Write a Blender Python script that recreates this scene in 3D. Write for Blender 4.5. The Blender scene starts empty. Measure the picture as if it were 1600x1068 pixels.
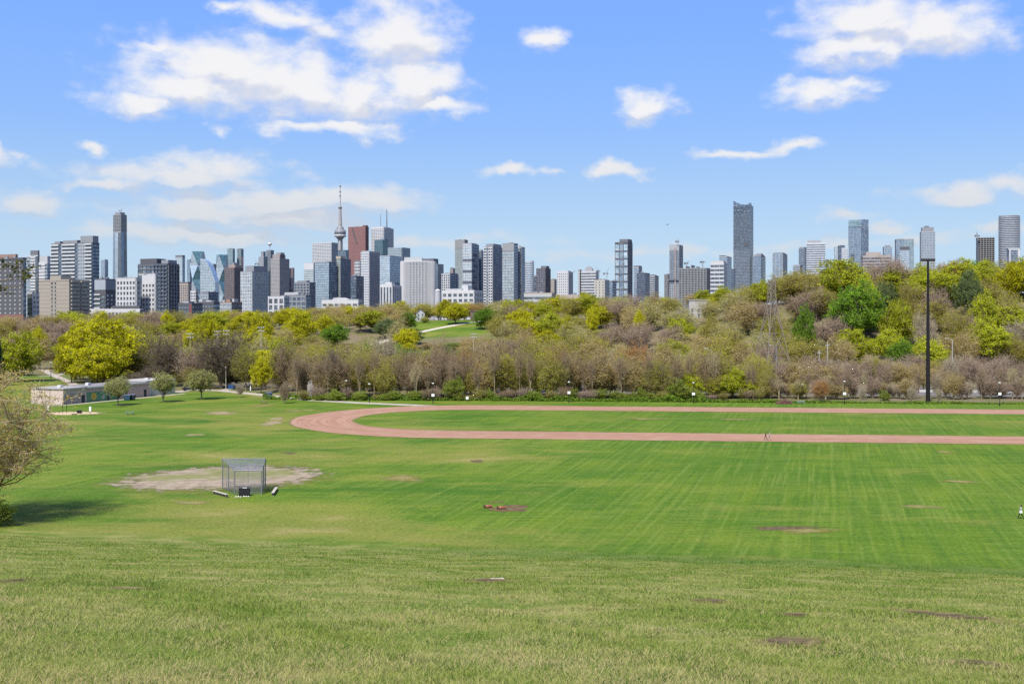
import bpy, bmesh, math, random
import numpy as np
from mathutils import Vector, Matrix

random.seed(7)
R = math.radians
scene = bpy.context.scene
col = scene.collection
F, HC, HY = 1734.0, 25.0, 494.0      # focal length (photo pixels), eye height over the field, horizon row

# ------------------------------------------------------------------ camera
cam_d = bpy.data.cameras.new('camera')
cam = bpy.data.objects.new('camera', cam_d)
col.objects.link(cam)
cam.location = (0, 0, HC)
cam.rotation_euler = (R(90), 0, 0)
cam_d.sensor_width = 36
cam_d.lens = F / 1600 * 36
cam_d.shift_y = -40 / 1600
cam_d.clip_start = 0.5
cam_d.clip_end = 40000
scene.camera = cam

# ------------------------------------------------------------------ light and exposure
SUN_AZ = R(-157)     # from +Y towards +X
SUN_EL = R(53)
to_sun = Vector((math.sin(SUN_AZ) * math.cos(SUN_EL), math.cos(SUN_AZ) * math.cos(SUN_EL), math.sin(SUN_EL)))
sun_d = bpy.data.lights.new('sun', 'SUN')
sun_d.energy = 3.3
sun_d.angle = R(7.0)
sun_d.color = (1.0, 0.955, 0.88)
sun = bpy.data.objects.new('sun', sun_d)
sun.rotation_euler = (-to_sun).to_track_quat('-Z', 'Y').to_euler()
sun.location = (-200, -100, 300)
col.objects.link(sun)
vs = scene.view_settings
vs.view_transform = 'Standard'
vs.look = 'None'
vs.exposure = 1.12
vs.gamma = 1.0
vs.use_curve_mapping = False
scene.cycles.max_bounces = 6
scene.cycles.diffuse_bounces = 3
scene.cycles.transparent_max_bounces = 16
scene.cycles.use_denoising = False
scene.cycles.sample_clamp_indirect = 2.0
scene.cycles.caustics_reflective = False

# ------------------------------------------------------------------ node helper
class NT:
    def __init__(self, tree):
        self.t = tree
        self.n = tree.nodes
        self.l = tree.links
    def node(self, typ, **kw):
        nd = self.n.new(typ)
        for k, v in kw.items():
            setattr(nd, k, v)
        return nd
    def put(self, sock, v):
        if hasattr(v, 'is_output') or isinstance(v, bpy.types.NodeSocket):
            self.l.new(v, sock)
        elif v is not None:
            if isinstance(v, (tuple, list)) and len(v) == 3 and sock.type == 'RGBA':
                v = (*v, 1)
            sock.default_value = v
    def math(self, op, a, b=None, c=None, clamp=False):
        nd = self.node('ShaderNodeMath', operation=op, use_clamp=clamp)
        self.put(nd.inputs[0], a)
        if b is not None: self.put(nd.inputs[1], b)
        if c is not None: self.put(nd.inputs[2], c)
        return nd.outputs[0]
    def vmath(self, op, a, b=None, c=None, out=0):
        nd = self.node('ShaderNodeVectorMath', operation=op)
        self.put(nd.inputs[0], a)
        if b is not None: self.put(nd.inputs[1], b)
        if c is not None: self.put(nd.inputs[2], c)
        return nd.outputs[out]
    def scale(self, a, s):
        nd = self.node('ShaderNodeVectorMath', operation='SCALE')
        self.put(nd.inputs[0], a)
        self.put(nd.inputs[3], s)
        return nd.outputs[0]
    def comb(self, x, y, z):
        nd = self.node('ShaderNodeCombineXYZ')
        for i, v in enumerate((x, y, z)): self.put(nd.inputs[i], v)
        return nd.outputs[0]
    def sep(self, v):
        nd = self.node('ShaderNodeSeparateXYZ')
        self.put(nd.inputs[0], v)
        return nd.outputs
    def noise(self, vec, scale, detail=3, rough=0.55, dim='3D', color=False):
        nd = self.node('ShaderNodeTexNoise', noise_dimensions=dim)
        self.put(nd.inputs['Vector'], vec)
        nd.inputs['Scale'].default_value = scale
        nd.inputs['Detail'].default_value = detail
        nd.inputs['Roughness'].default_value = rough
        return nd.outputs['Color' if color else 'Fac']
    def smooth(self, v, lo, hi, a=0.0, b=1.0):
        nd = self.node('ShaderNodeMapRange', interpolation_type='SMOOTHSTEP')
        self.put(nd.inputs[0], v)
        for i, q in enumerate((lo, hi, a, b)): self.put(nd.inputs[i + 1], q)
        return nd.outputs[0]
    def mix(self, f, a, b, blend='MIX'):
        nd = self.node('ShaderNodeMix', data_type='RGBA', blend_type=blend)
        self.put(nd.inputs[0], f)
        self.put(nd.inputs[6], a)
        self.put(nd.inputs[7], b)
        return nd.outputs[2]
    def mixf(self, f, a, b):
        nd = self.node('ShaderNodeMix', data_type='FLOAT')
        self.put(nd.inputs[0], f)
        self.put(nd.inputs[2], a)
        self.put(nd.inputs[3], b)
        return nd.outputs[0]

# ------------------------------------------------------------------ world: Nishita sky with fair-weather clouds
world = bpy.data.worlds.new('World')
scene.world = world
world.use_nodes = True
w = NT(world.node_tree)
w.n.clear()
sky = w.node('ShaderNodeTexSky', sky_type='NISHITA')
sky.sun_disc = False
sky.sun_elevation = SUN_EL
sky.sun_rotation = SUN_AZ
sky.air_density = 1.0
sky.dust_density = 0.3
sky.ozone_density = 2.0
sky.altitude = 100
gen = w.node('ShaderNodeTexCoord').outputs['Generated']
sx, sy, sz = w.sep(gen)
az = w.math('ARCTAN2', sx, sy)
el = w.math('ARCSINE', sz)
def ang(x, y):
    u, v = (x - 800) / F, (HY - y) / F
    return math.atan(u), math.atan(v / math.sqrt(1 + u * u))
pv = w.comb(az, el, 0.0)
pstretch = w.vmath('MULTIPLY', pv, (1.0, 1.55, 1.0))
warp_c = w.noise(pstretch, 20, 5, 0.55, color=True)
warp = w.vmath('MULTIPLY', w.vmath('SUBTRACT', warp_c, (0.5, 0.5, 0.5)), (0.075, 0.036, 0.0))
pw = w.vmath('ADD', pv, warp)
CL = [  # photo x, y, half width, half height, weight
 (380,112,165,52,1),(300,138,120,34,1),(205,164,62,20,1),(480,145,95,46,1),(622,58,82,62,1),(650,130,70,42,1),
 (575,150,90,40,.9),(555,206,62,15,1),(480,203,62,14,.9),(690,166,52,14,.9),(445,22,66,16,.8),(500,45,40,22,.6),(250,78,50,9,.6),
 (340,12,40,7,.6),(275,272,160,17,.8),(350,258,72,18,.8),(165,287,66,11,.8),(450,312,215,24,1),(330,328,150,20,.9),(310,366,170,19,.9),
 (590,308,88,19,.9),(45,315,56,18,.8),(8,245,28,18,1),(140,232,26,10,.9),(450,340,120,18,.9),(250,365,60,20,.7),
 (1370,30,118,34,1),(1335,78,84,24,1),(1445,45,100,40,.9),(1276,146,60,22,1),(1330,130,40,12,.6),(1008,160,44,26,1),(850,64,26,20,.8),
 (955,262,42,12,1),(795,272,34,11,1),(1160,238,62,8,.9),(1245,226,52,8,.8),(1510,303,92,14,.9),(1590,290,56,15,.9),
 (1392,353,36,9,.9),(1320,331,40,8,.6),(1572,352,42,11,.8),(860,270,22,6,.5),(336,205,20,8,.6),(650,376,150,8,.5),(1000,396,170,7,.4),(1310,376,110,8,.5),(1420,376,80,8,.5)]
def cloud_field(pp):
    f = None
    for (x, y, rx, ry, wt) in CL:
        a0, e0 = ang(x, y)
        ix, iy = F / rx, F / ry
        q = w.vmath('MULTIPLY_ADD', pp, (ix, iy, 0), (-a0 * ix, -e0 * iy, 0))
        val = w.math('MULTIPLY_ADD', w.vmath('LENGTH', q, out=1), -wt, wt)
        f = val if f is None else w.math('MAXIMUM', f, val)
    return f
field = cloud_field(pw)
# beyond the frame the same kind of broken cloud goes on
gen_n = w.noise(w.vmath('MULTIPLY', gen, (1.0, 1.0, 2.2)), 3.4, 2, 0.5)
gen_f = w.math('MULTIPLY_ADD', gen_n, 5.0, -2.9)
out_az = w.smooth(w.math('ABSOLUTE', az), R(27), R(34))
out_el = w.smooth(el, R(17.5), R(22))
outside = w.math('MAXIMUM', out_az, out_el)
gen_f = w.math('MULTIPLY_ADD', outside, w.math('ADD', gen_f, 2.0), -2.0)
field = w.math('MAXIMUM', field, gen_f)
f1 = w.noise(pstretch, 30, 8, 0.56)
dens = w.math('ADD', field, w.math('MULTIPLY_ADD', f1, 1.9, -0.84))
alpha = w.smooth(dens, -0.30, 0.85)
upv = (-0.004, 0.014, 0)
f2 = w.noise(w.vmath('ADD', pstretch, (-0.004, 0.022, 0)), 30, 4, 0.5)
field_up = w.math('MAXIMUM', cloud_field(w.vmath('ADD', pw, upv)), gen_f)
dens_up = w.math('ADD', field_up, w.math('MULTIPLY_ADD', f2, 0.9, -0.32))
dens_lo = w.math('ADD', field, w.math('MULTIPLY_ADD', f1, 0.9, -0.32))
lit = w.smooth(w.math('SUBTRACT', dens_lo, dens_up), -0.38, 0.12)
cloud_col = w.mix(lit, (3.95, 4.0, 4.3), (4.95, 4.9, 4.9))
low_dim = w.smooth(el, R(3), R(11), 0.80, 1.0)
cloud_col = w.mix(1.0, cloud_col, w.comb(low_dim, low_dim, low_dim), 'MULTIPLY')
sky_t = w.mix(1.0, sky.outputs[0], (0.59, 0.76, 1.12), 'MULTIPLY')
ramp = w.node('ShaderNodeValToRGB')
w.put(ramp.inputs[0], w.math('MULTIPLY', el, 1 / R(40), clamp=True))
els = ramp.color_ramp.elements
for i, (deg, c) in enumerate(((0, (2.80, 3.52, 4.10)), (4, (2.57, 3.44, 4.27)), (7, (2.0, 3.05, 4.55)), (9.6, (1.55, 2.70, 5.0)), (14.6, (1.20, 2.36, 5.3)), (25, (0.95, 2.0, 5.0)))):
    e_ = els[i] if i < 2 else els.new(deg / 40)
    e_.position = deg / 40
    e_.color = (*[q / 6 for q in c], 1)
air = w.scale(ramp.outputs[0], 6.0)
sky_h = w.mix(w.smooth(el, R(40), R(17), 0.0, 0.88), sky_t, air)
SKYCOL = w.mix(w.math('MULTIPLY', alpha, w.smooth(el, R(2), R(10), 0.70, 0.95)), sky_h, cloud_col)
bg = w.node('ShaderNodeBackground')
w.put(bg.inputs[0], SKYCOL)
bg.inputs[1].default_value = 0.087
outw = w.node('ShaderNodeOutputWorld')
w.l.new(bg.outputs[0], outw.inputs[0])
world.cycles.sampling_method = 'MANUAL'
world.cycles.sample_map_resolution = 512

# ------------------------------------------------------------------ materials
def newmat(name):
    m = bpy.data.materials.new(name)
    m.use_nodes = True
    t = NT(m.node_tree)
    b = t.n['Principled BSDF']
    return m, t, b
_mc = {}
def flat(color, rough=0.7, metal=0.0, var=0.12, scale=1.5, name=None, spec=0.3):
    key = (tuple(color), rough, metal, var, scale)
    if key in _mc: return _mc[key]
    m, t, b = newmat(name or 'surface')
    co = t.node('ShaderNodeTexCoord').outputs['Object']
    n = t.noise(co, scale, 4, 0.6)
    k = t.math('MULTIPLY_ADD', n, 2 * var, 1 - var)
    c = t.mix(1.0, color, t.comb(k, k, k), 'MULTIPLY')
    t.put(b.inputs['Base Color'], c)
    b.inputs['Roughness'].default_value = rough
    b.inputs['Metallic'].default_value = metal
    b.inputs['Specular IOR Level'].default_value = spec
    _mc[key] = m
    return m
def glass(color, light=None, cell=(1.6, 1.6, 3.2), frac=0.25, metal=0.35, rough=0.18):
    key = ('g', tuple(color), light, cell, frac, metal, rough)
    if key in _mc: return _mc[key]
    m, t, b = newmat('window_glass')
    co = t.node('ShaderNodeTexCoord').outputs['Object']
    sn = t.vmath('SNAP', t.vmath('ADD', co, (0.13, 0.17, 0.05)), cell)
    wn = t.node('ShaderNodeTexWhiteNoise', noise_dimensions='3D')
    t.put(wn.inputs[0], sn)
    v = wn.outputs['Value']
    big = t.noise(co, 0.035, 2)
    k = t.math('ADD', t.math('MULTIPLY_ADD', v, 0.7, 0.5), t.math('MULTIPLY_ADD', big, 0.8, -0.25))
    c = t.mix(1.0, color, t.comb(k, k, k), 'MULTIPLY')
    if light:
        c = t.mix(t.math('GREATER_THAN', v, 1 - frac), c, light)
    t.put(b.inputs['Base Color'], c)
    b.inputs['Metallic'].default_value = metal
    b.inputs['Roughness'].default_value = rough
    b.inputs['Specular IOR Level'].default_value = 0.6
    _mc[key] = m
    return m
def leafmat(color, trans=0.48, var=0.35, hue=0.25):
    key = ('leaf', tuple(color), trans, var, hue)
    if key in _mc: return _mc[key]
    m, t, b = newmat('foliage')
    t.n.remove(b)
    at = t.node('ShaderNodeAttribute', attribute_name='tone')
    oi = t.node('ShaderNodeObjectInfo').outputs['Random']
    tone = at.outputs['Fac']
    k = t.math('ADD', t.math('MULTIPLY_ADD', tone, 2 * var, 1 - var), t.math('MULTIPLY_ADD', oi, 0.36, -0.18))
    c = t.mix(1.0, color, t.comb(k, k, t.math('MULTIPLY', k, 0.95)), 'MULTIPLY')
    shift = (min(1, color[0] * 1.45), color[1] * 0.98, color[2] * 0.7)
    hs = t.math('MULTIPLY', t.math('FRACT', t.math('ADD', t.math('MULTIPLY', tone, 7.3), t.math('MULTIPLY', oi, 3.7))), hue)
    c = t.mix(hs, c, shift)
    d = t.node('ShaderNodeBsdfDiffuse')
    tr = t.node('ShaderNodeBsdfTranslucent')
    t.put(d.inputs[0], c); t.put(tr.inputs[0], c)
    ms = t.node('ShaderNodeMixShader')
    ms.inputs[0].default_value = trans
    t.l.new(d.outputs[0], ms.inputs[1]); t.l.new(tr.outputs[0], ms.inputs[2])
    t.l.new(ms.outputs[0], t.n['Material Output'].inputs[0])
    _mc[key] = m
    return m

# ------------------------------------------------------------------ mesh helper
class MB:
    def __init__(self):
        self.v = []; self.f = []
    def add(self, vs, fs):
        o = len(self.v)
        self.v += [tuple(p) for p in vs]
        self.f += [tuple(i + o for i in q) for q in fs]
        return self
    def box(self, x0, x1, y0, y1, z0, z1):
        return self.add([(x0,y0,z0),(x1,y0,z0),(x1,y1,z0),(x0,y1,z0),(x0,y0,z1),(x1,y0,z1),(x1,y1,z1),(x0,y1,z1)],
                 [(0,3,2,1),(4,5,6,7),(0,1,5,4),(1,2,6,5),(2,3,7,6),(3,0,4,7)])
    def prism(self, pts, z0, z1, top=None):
        n = len(pts)
        top = top or [z1] * n
        vs = [(x, y, z0) for x, y in pts] + [(x, y, top[i]) for i, (x, y) in enumerate(pts)]
        fs = [tuple(range(n - 1, -1, -1)), tuple(range(n, 2 * n))] + [(i, (i + 1) % n, n + (i + 1) % n, n + i) for i in range(n)]
        return self.add(vs, fs)
    def tube(self, p, q, r0, r1=None, n=6, cap=True):
        r1 = r0 if r1 is None else r1
        p, q = Vector(p), Vector(q)
        d = (q - p)
        if d.length < 1e-6: return self
        d.normalize()
        a = d.orthogonal().normalized(); b = d.cross(a)
        vs = []
        for c, r in ((p, r0), (q, r1)):
            for i in range(n):
                t = 2 * math.pi * i / n
                vs.append(c + a * math.cos(t) * r + b * math.sin(t) * r)
        fs = [(i, (i + 1) % n, n + (i + 1) % n, n + i) for i in range(n)]
        if cap: fs += [tuple(range(n - 1, -1, -1)), tuple(range(n, 2 * n))]
        return self.add(vs, fs)
    def lathe(self, prof, n=20, cx=0, cy=0, cap=True):
        vs = []
        for r, z in prof:
            for i in range(n):
                t = 2 * math.pi * i / n
                vs.append((cx + r * math.cos(t), cy + r * math.sin(t), z))
        fs = []
        for k in range(len(prof) - 1):
            for i in range(n):
                j = (i + 1) % n
                fs.append((k * n + i, k * n + j, (k + 1) * n + j, (k + 1) * n + i))
        if cap:
            fs += [tuple(range(n - 1, -1, -1)), tuple(range((len(prof) - 1) * n, len(prof) * n))]
        return self.add(vs, fs)
    def ball(self, c, r, n=10, sq=(1, 1, 1)):
        m = n // 2 + 1
        prof = []
        vs, fs = [], []
        for k in range(1, m):
            ph = math.pi * k / m
            for i in range(n):
                t = 2 * math.pi * i / n
                vs.append((c[0] + r * sq[0] * math.sin(ph) * math.cos(t), c[1] + r * sq[1] * math.sin(ph) * math.sin(t), c[2] - r * sq[2] * math.cos(ph)))
        lo = len(vs); vs.append((c[0], c[1], c[2] - r * sq[2])); vs.append((c[0], c[1], c[2] + r * sq[2]))
        for k in range(m - 2):
            for i in range(n):
                j = (i + 1) % n
                fs.append((k * n + i, k * n + j, (k + 1) * n + j, (k + 1) * n + i))
        for i in range(n):
            j = (i + 1) % n
            fs.append((lo, j, i)); fs.append((lo + 1, (m - 2) * n + i, (m - 2) * n + j))
        return self.add(vs, fs)
    def build(self, name, mat, parent=None, kind=None, smooth=False):
        me = bpy.data.meshes.new(name)
        me.from_pydata(self.v, [], self.f)
        if smooth: me.shade_smooth()
        o = bpy.data.objects.new(name, me)
        if mat: me.materials.append(mat)
        col.objects.link(o)
        if parent: o.parent = parent
        if kind: o['kind'] = kind
        return o
def np_mesh(name, verts, quads=None, tris=None, tone=None, matidx=None):
    """fast mesh from arrays; quads and tris index verts; tone is per vertex"""
    me = bpy.data.meshes.new(name)
    nq = 0 if quads is None else len(quads)
    nt = 0 if tris is None else len(tris)
    loops = np.concatenate([q.ravel() for q in (quads, tris) if q is not None and len(q)]).astype(np.int32)
    starts = np.concatenate([np.arange(nq) * 4, nq * 4 + np.arange(nt) * 3]).astype(np.int32)
    me.vertices.add(len(verts)); me.vertices.foreach_set('co', np.asarray(verts, np.float32).ravel())
    me.loops.add(len(loops)); me.loops.foreach_set('vertex_index', loops)
    me.polygons.add(nq + nt); me.polygons.foreach_set('loop_start', starts)
    if matidx is not None: me.polygons.foreach_set('material_index', np.asarray(matidx, np.int32))
    if tone is not None:
        a = me.attributes.new('tone', 'FLOAT', 'POINT'); a.data.foreach_set('value', np.asarray(tone, np.float32))
    me.update(calc_edges=True)
    me.validate()
    return me
def link(name, me, parent=None, kind=None):
    o = bpy.data.objects.new(name, me)
    col.objects.link(o)
    if parent: o.parent = parent
    if kind: o['kind'] = kind
    return o
def empty(name, loc, label, cat, group=None, rz=0):
    o = bpy.data.objects.new(name, None)
    col.objects.link(o)
    o.empty_display_size = 0.3
    o.location = loc
    o.rotation_euler = (0, 0, rz)
    o['label'] = label; o['category'] = cat
    if group: o['group'] = group
    return o
def tag(o, label, cat, group=None):
    o['label'] = label; o['category'] = cat
    if group: o['group'] = group
    return o
def copy_tree(o, parent=None):
    c = o.copy(); col.objects.link(c); c.parent = parent
    for ch in list(o.children): copy_tree(ch, c)
    return c

# ------------------------------------------------------------------ terrain
HILL_X  = [0, 400, 600, 800, 1000, 1150, 1300, 1600]
HILL_YB = [560, 540, 520, 500, 470, 445, 432, 430]
HILL_YT = [790, 780, 760, 740, 670, 620, 570, 560]
HILL_ZT = [14, 17, 22, 23, 25, 29, 36, 37]
def sstep(t):
    t = np.clip(t, 0, 1)
    return t * t * (3 - 2 * t)
def terr(X, Y):
    X = np.asarray(X, float); Y = np.asarray(Y, float)
    d = 116 - 0.2 * X - Y + 1.5 * np.sin(X * 0.045)
    wd = 5.0
    s = np.where(d > 60, d, wd * np.log1p(np.exp(np.clip(d, -60, 60) / wd)))
    z = 0.198 * s
    amp = np.clip(d / 25, 0, 1)
    z = z + amp * (0.06 * np.sin(0.31 * X + 1.7 * np.sin(0.17 * Y)) + 0.015 * np.sin(0.55 * Y + 2.9 * np.sin(0.43 * X)) + 0.02 * np.sin(1.1 * X + 0.3 * Y))
    Ys = np.maximum(Y, 250)
    px = np.clip(800 + F * X / Ys, -300, 1900)
    yb = np.interp(px, HILL_X, HILL_YB); yt = np.interp(px, HILL_X, HILL_YT); zt = np.interp(px, HILL_X, HILL_ZT)
    hill = zt * sstep((Y - yb) / (yt - yb))
    hill = hill + (12 - zt) * sstep((Y - yt - 60) / 300)
    return z + np.where(Y > 300, hill, 0)
def tz(x, y): return float(terr(x, y))
def g0(x, y):
    Y = HC * F / (y - HY)
    return ((x - 800) / F * Y, Y)
def X_at(x, Y): return (x - 800) / F * Y
def slope_hit(x, y):
    """where the ray through photo pixel x, y meets the near slope"""
    lo, hi = 5.0, 119.0
    u, v = (x - 800) / F, (y - HY) / F
    for _ in range(60):
        m = (lo + hi) / 2
        if HC - v * m > tz(u * m, m): lo = m
        else: hi = m
    return (u * lo, lo)

# ------------------------------------------------------------------ ground sheet
def ground_material():
    m, t, b = newmat('ground_turf')
    pos = t.node('ShaderNodeNewGeometry').outputs['Position']
    X, Y, Z = t.sep(pos)
    flatp = t.comb(X, Y, 0.0)
    d = t.math('SUBTRACT', t.math('MULTIPLY_ADD', X, -0.2, 116.0), Y)
    wob = t.noise(flatp, 0.12, 3)
    rough = t.smooth(t.math('MULTIPLY_ADD', wob, 9.0, t.math('SUBTRACT', d, 4.5)), -1.5, 2.5)
    # mown field: passes run towards the far right, with cross drift
    s = t.math('ADD', t.math('MULTIPLY', X, 0.962), t.math('MULTIPLY', Y, -0.272))
    tt = t.math('ADD', t.math('MULTIPLY', X, 0.272), t.math('MULTIPLY', Y, 0.962))
    bend = t.math('MULTIPLY_ADD', t.noise(flatp, 0.012, 1), 3.0, s)
    str1 = t.noise(t.comb(t.math('MULTIPLY', bend, 0.42), t.math('MULTIPLY', tt, 0.011), 0.0), 1.0, 2, 0.6)
    str2 = t.noise(t.comb(t.math('MULTIPLY', bend, 1.5), t.math('MULTIPLY', tt, 0.03), 3.0), 1.0, 2, 0.6)
    cross = t.noise(t.comb(t.math('MULTIPLY', X, 0.035), t.math('MULTIPLY', Y, 0.32), 5.0), 1.0, 3, 0.6)
    n1 = t.noise(flatp, 0.035, 4, 0.6)
    n2 = t.noise(flatp, 0.22, 4, 0.65)
    n3 = t.noise(flatp, 2.2, 3, 0.7)
    c = t.mix(t.smooth(n1, 0.34, 0.66), (0.056, 0.120, 0.0055), (0.108, 0.162, 0.010))
    c = t.mix(t.smooth(str1, 0.42, 0.60, 0.0, 0.55), c, (0.066, 0.126, 0.011))
    c = t.mix(t.smooth(str2, 0.50, 0.68, 0.0, 0.55), c, (0.140, 0.192, 0.030))
    c = t.mix(t.smooth(str2, 0.48, 0.34, 0.0, 0.40), c, (0.036, 0.094, 0.007))
    c = t.mix(t.smooth(cross, 0.54, 0.72, 0.0, 0.5), c, (0.125, 0.172, 0.026))
    cr2 = t.noise(t.comb(t.math('MULTIPLY', X, 0.16), t.math('MULTIPLY', Y, 1.1), 2.0), 1.0, 3, 0.65)
    c = t.mix(t.smooth(cr2, 0.48, 0.68, 0.0, 0.45), c, (0.130, 0.180, 0.032))
    c = t.mix(t.smooth(cr2, 0.48, 0.32, 0.0, 0.35), c, (0.034, 0.088, 0.006))
    c = t.mix(t.smooth(n2, 0.52, 0.74, 0.0, 0.4), c, (0.036, 0.092, 0.007))
    und = t.noise(t.comb(t.math('MULTIPLY', X, 0.030), t.math('MULTIPLY', Y, 0.085), 4.0), 1.0, 5, 0.6)
    wst = t.smooth(X, 30.0, -25.0, 0.35, 1.0)
    c = t.mix(t.math('MULTIPLY', wst, t.smooth(und, 0.50, 0.66, 0.0, 0.75)), c, (0.150, 0.178, 0.024))
    c = t.mix(t.math('MULTIPLY', wst, t.smooth(und, 0.48, 0.34, 0.0, 0.75)), c, (0.034, 0.096, 0.006))
    # dry, straw coloured turf: more of it on the uneven ground round the ball diamond
    west = t.smooth(X, 25.0, -30.0, 0.02, 0.10)
    dry = t.math('ADD', t.noise(t.comb(t.math('MULTIPLY', X, 0.6), Y, 9.0), 0.050, 5, 0.66), west)
    c = t.mix(t.smooth(dry, 0.55, 0.72, 0.0, 0.70), c, (0.180, 0.178, 0.036))
    c = t.mix(t.smooth(dry, 0.71, 0.82, 0.0, 0.6), c, (0.28, 0.225, 0.095))
    fine = t.math('MULTIPLY_ADD', n3, 1.6, 0.19)
    c = t.mix(1.0, c, t.comb(fine, fine, fine), 'MULTIPLY')
    # rough grass on the slope
    r1 = t.noise(flatp, 0.25, 4, 0.6)
    rc = t.mix(t.smooth(r1, 0.38, 0.62), (0.110, 0.155, 0.020), (0.225, 0.215, 0.065))
    rc = t.mix(t.smooth(t.noise(flatp, 0.5, 4), 0.6, 0.75, 0, .7), rc, (0.15, 0.11, 0.06))
    foot = t.math('MULTIPLY', t.smooth(d, -3.0, 1.0), t.smooth(d, 17.0, 5.0))
    east = t.smooth(X, -22.0, 14.0, 0.1, 0.65)
    rc = t.mix(t.math('MULTIPLY', foot, east), rc, (0.060, 0.125, 0.013))
    rf = t.math('MULTIPLY_ADD', t.noise(flatp, 9.0, 3), 1.0, 0.5)
    rc = t.mix(1.0, rc, t.comb(rf, rf, rf), 'MULTIPLY')
    c = t.mix(rough, c, rc)
    wood = t.node('ShaderNodeAttribute', attribute_name='wood').outputs['Fac']
    wc = t.mix(t.smooth(t.noise(flatp, 0.09, 4), 0.4, 0.6), (0.120, 0.115, 0.045), (0.165, 0.130, 0.085))
    wc = t.mix(t.smooth(t.noise(flatp, 0.05, 3), 0.56, 0.70, 0, .5), wc, (0.09, 0.13, 0.025))
    c = t.mix(wood, c, wc)
    city = t.node('ShaderNodeAttribute', attribute_name='city').outputs['Fac']
    c = t.mix(city, c, (0.12, 0.115, 0.105))
    t.put(b.inputs['Base Color'], c)
    b.inputs['Roughness'].default_value = 0.85
    b.inputs['Specular IOR Level'].default_value = 0.1
    bp = t.node('ShaderNodeBump')
    bp.inputs['Strength'].default_value = 0.5
    bp.inputs['Distance'].default_value = 0.12
    t.put(bp.inputs['Height'], t.math('ADD', n3, t.math('MULTIPLY', n2, 2.0)))
    t.put(b.inputs['Normal'], bp.outputs[0])
    return m
TURF = ground_material()
ys = np.concatenate([np.arange(-60, 126, 2.0), np.arange(126, 330, 8.0), np.arange(330, 900, 11.0), np.geomspace(900, 14000, 22)])
xr = np.concatenate([np.arange(0, 70, 2.5), np.arange(70, 460, 11.0), np.geomspace(460, 9000, 18)])
xs_ = np.concatenate([-xr[::-1], xr[1:]])
GX, GY = np.meshgrid(xs_, ys)
GZ = terr(GX, GY)
V = np.stack([GX, GY, GZ], -1).reshape(-1, 3)
nx, ny = len(xs_), len(ys)
ii = (np.arange(ny - 1)[:, None] * nx + np.arange(nx - 1)[None, :]).ravel()
me = np_mesh('ground', V, quads=np.stack([ii, ii + 1, ii + nx + 1, ii + nx], -1))
lawn_far = 331 - 0.09 * GX
wood = sstep((GY - lawn_far) / 10)
# the park lawns west of the belt (left) and the clearing on the far hill stay green
pxg = 800 + F * GX / np.maximum(GY, 50)
left_lawn = np.maximum(sstep((440 - pxg) / 40) * sstep((378 - GY) / 12), sstep((125 - pxg) / 30) * sstep((490 - GY) / 30))
clear = sstep((pxg - 600) / 30) * sstep((780 - pxg) / 30) * sstep((GY - 630) / 20) * sstep((745 - GY) / 15)
wood = wood * (1 - np.maximum(left_lawn, clear))
city = sstep((GY - 850) / 100)
for nm, arr in (('wood', wood), ('city', city)):
    a = me.attributes.new(nm, 'FLOAT', 'POINT'); a.data.foreach_set('value', arr.astype(np.float32).ravel())
me.shade_smooth()
me.materials.append(TURF)
g = link('ground', me, kind='structure')

# ------------------------------------------------------------------ sheets lying on the ground
def strip(name, pts, width, mat, lift, drape=True, closed=False, sub=6.0):
    """a ribbon along pts (ground points), draped"""
    P = [Vector((p[0], p[1])) for p in pts]
    Q = []
    n = len(P)
    for i in range(n if closed else n - 1):
        a, b = P[i], P[(i + 1) % n]
        k = max(1, int((b - a).length / sub))
        for j in range(k): Q.append(a + (b - a) * j / k)
    if not closed: Q.append(P[-1])
    vs, fs = [], []
    m = len(Q)
    for i, q in enumerate(Q):
        p0 = Q[(i - 1) % m] if closed or i > 0 else q
        p1 = Q[(i + 1) % m] if closed or i < m - 1 else q
        d = (p1 - p0).normalized(); nrm = Vector((-d.y, d.x))
        wv = width(i / (m - 1)) if callable(width) else width
        for sgn in (-0.5, 0, 0.5):
            w_ = q + nrm * wv * sgn
            vs.append((w_.x, w_.y, tz(w_.x, w_.y) + lift))
    for i in range(m if closed else m - 1):
        j = (i + 1) % m
        fs += [(i*3, i*3+1, j*3+1, j*3), (i*3+1, i*3+2, j*3+2, j*3+1)]
    mb = MB(); mb.add(vs, fs)
    o = mb.build(name, mat, kind='structure')
    return o
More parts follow.
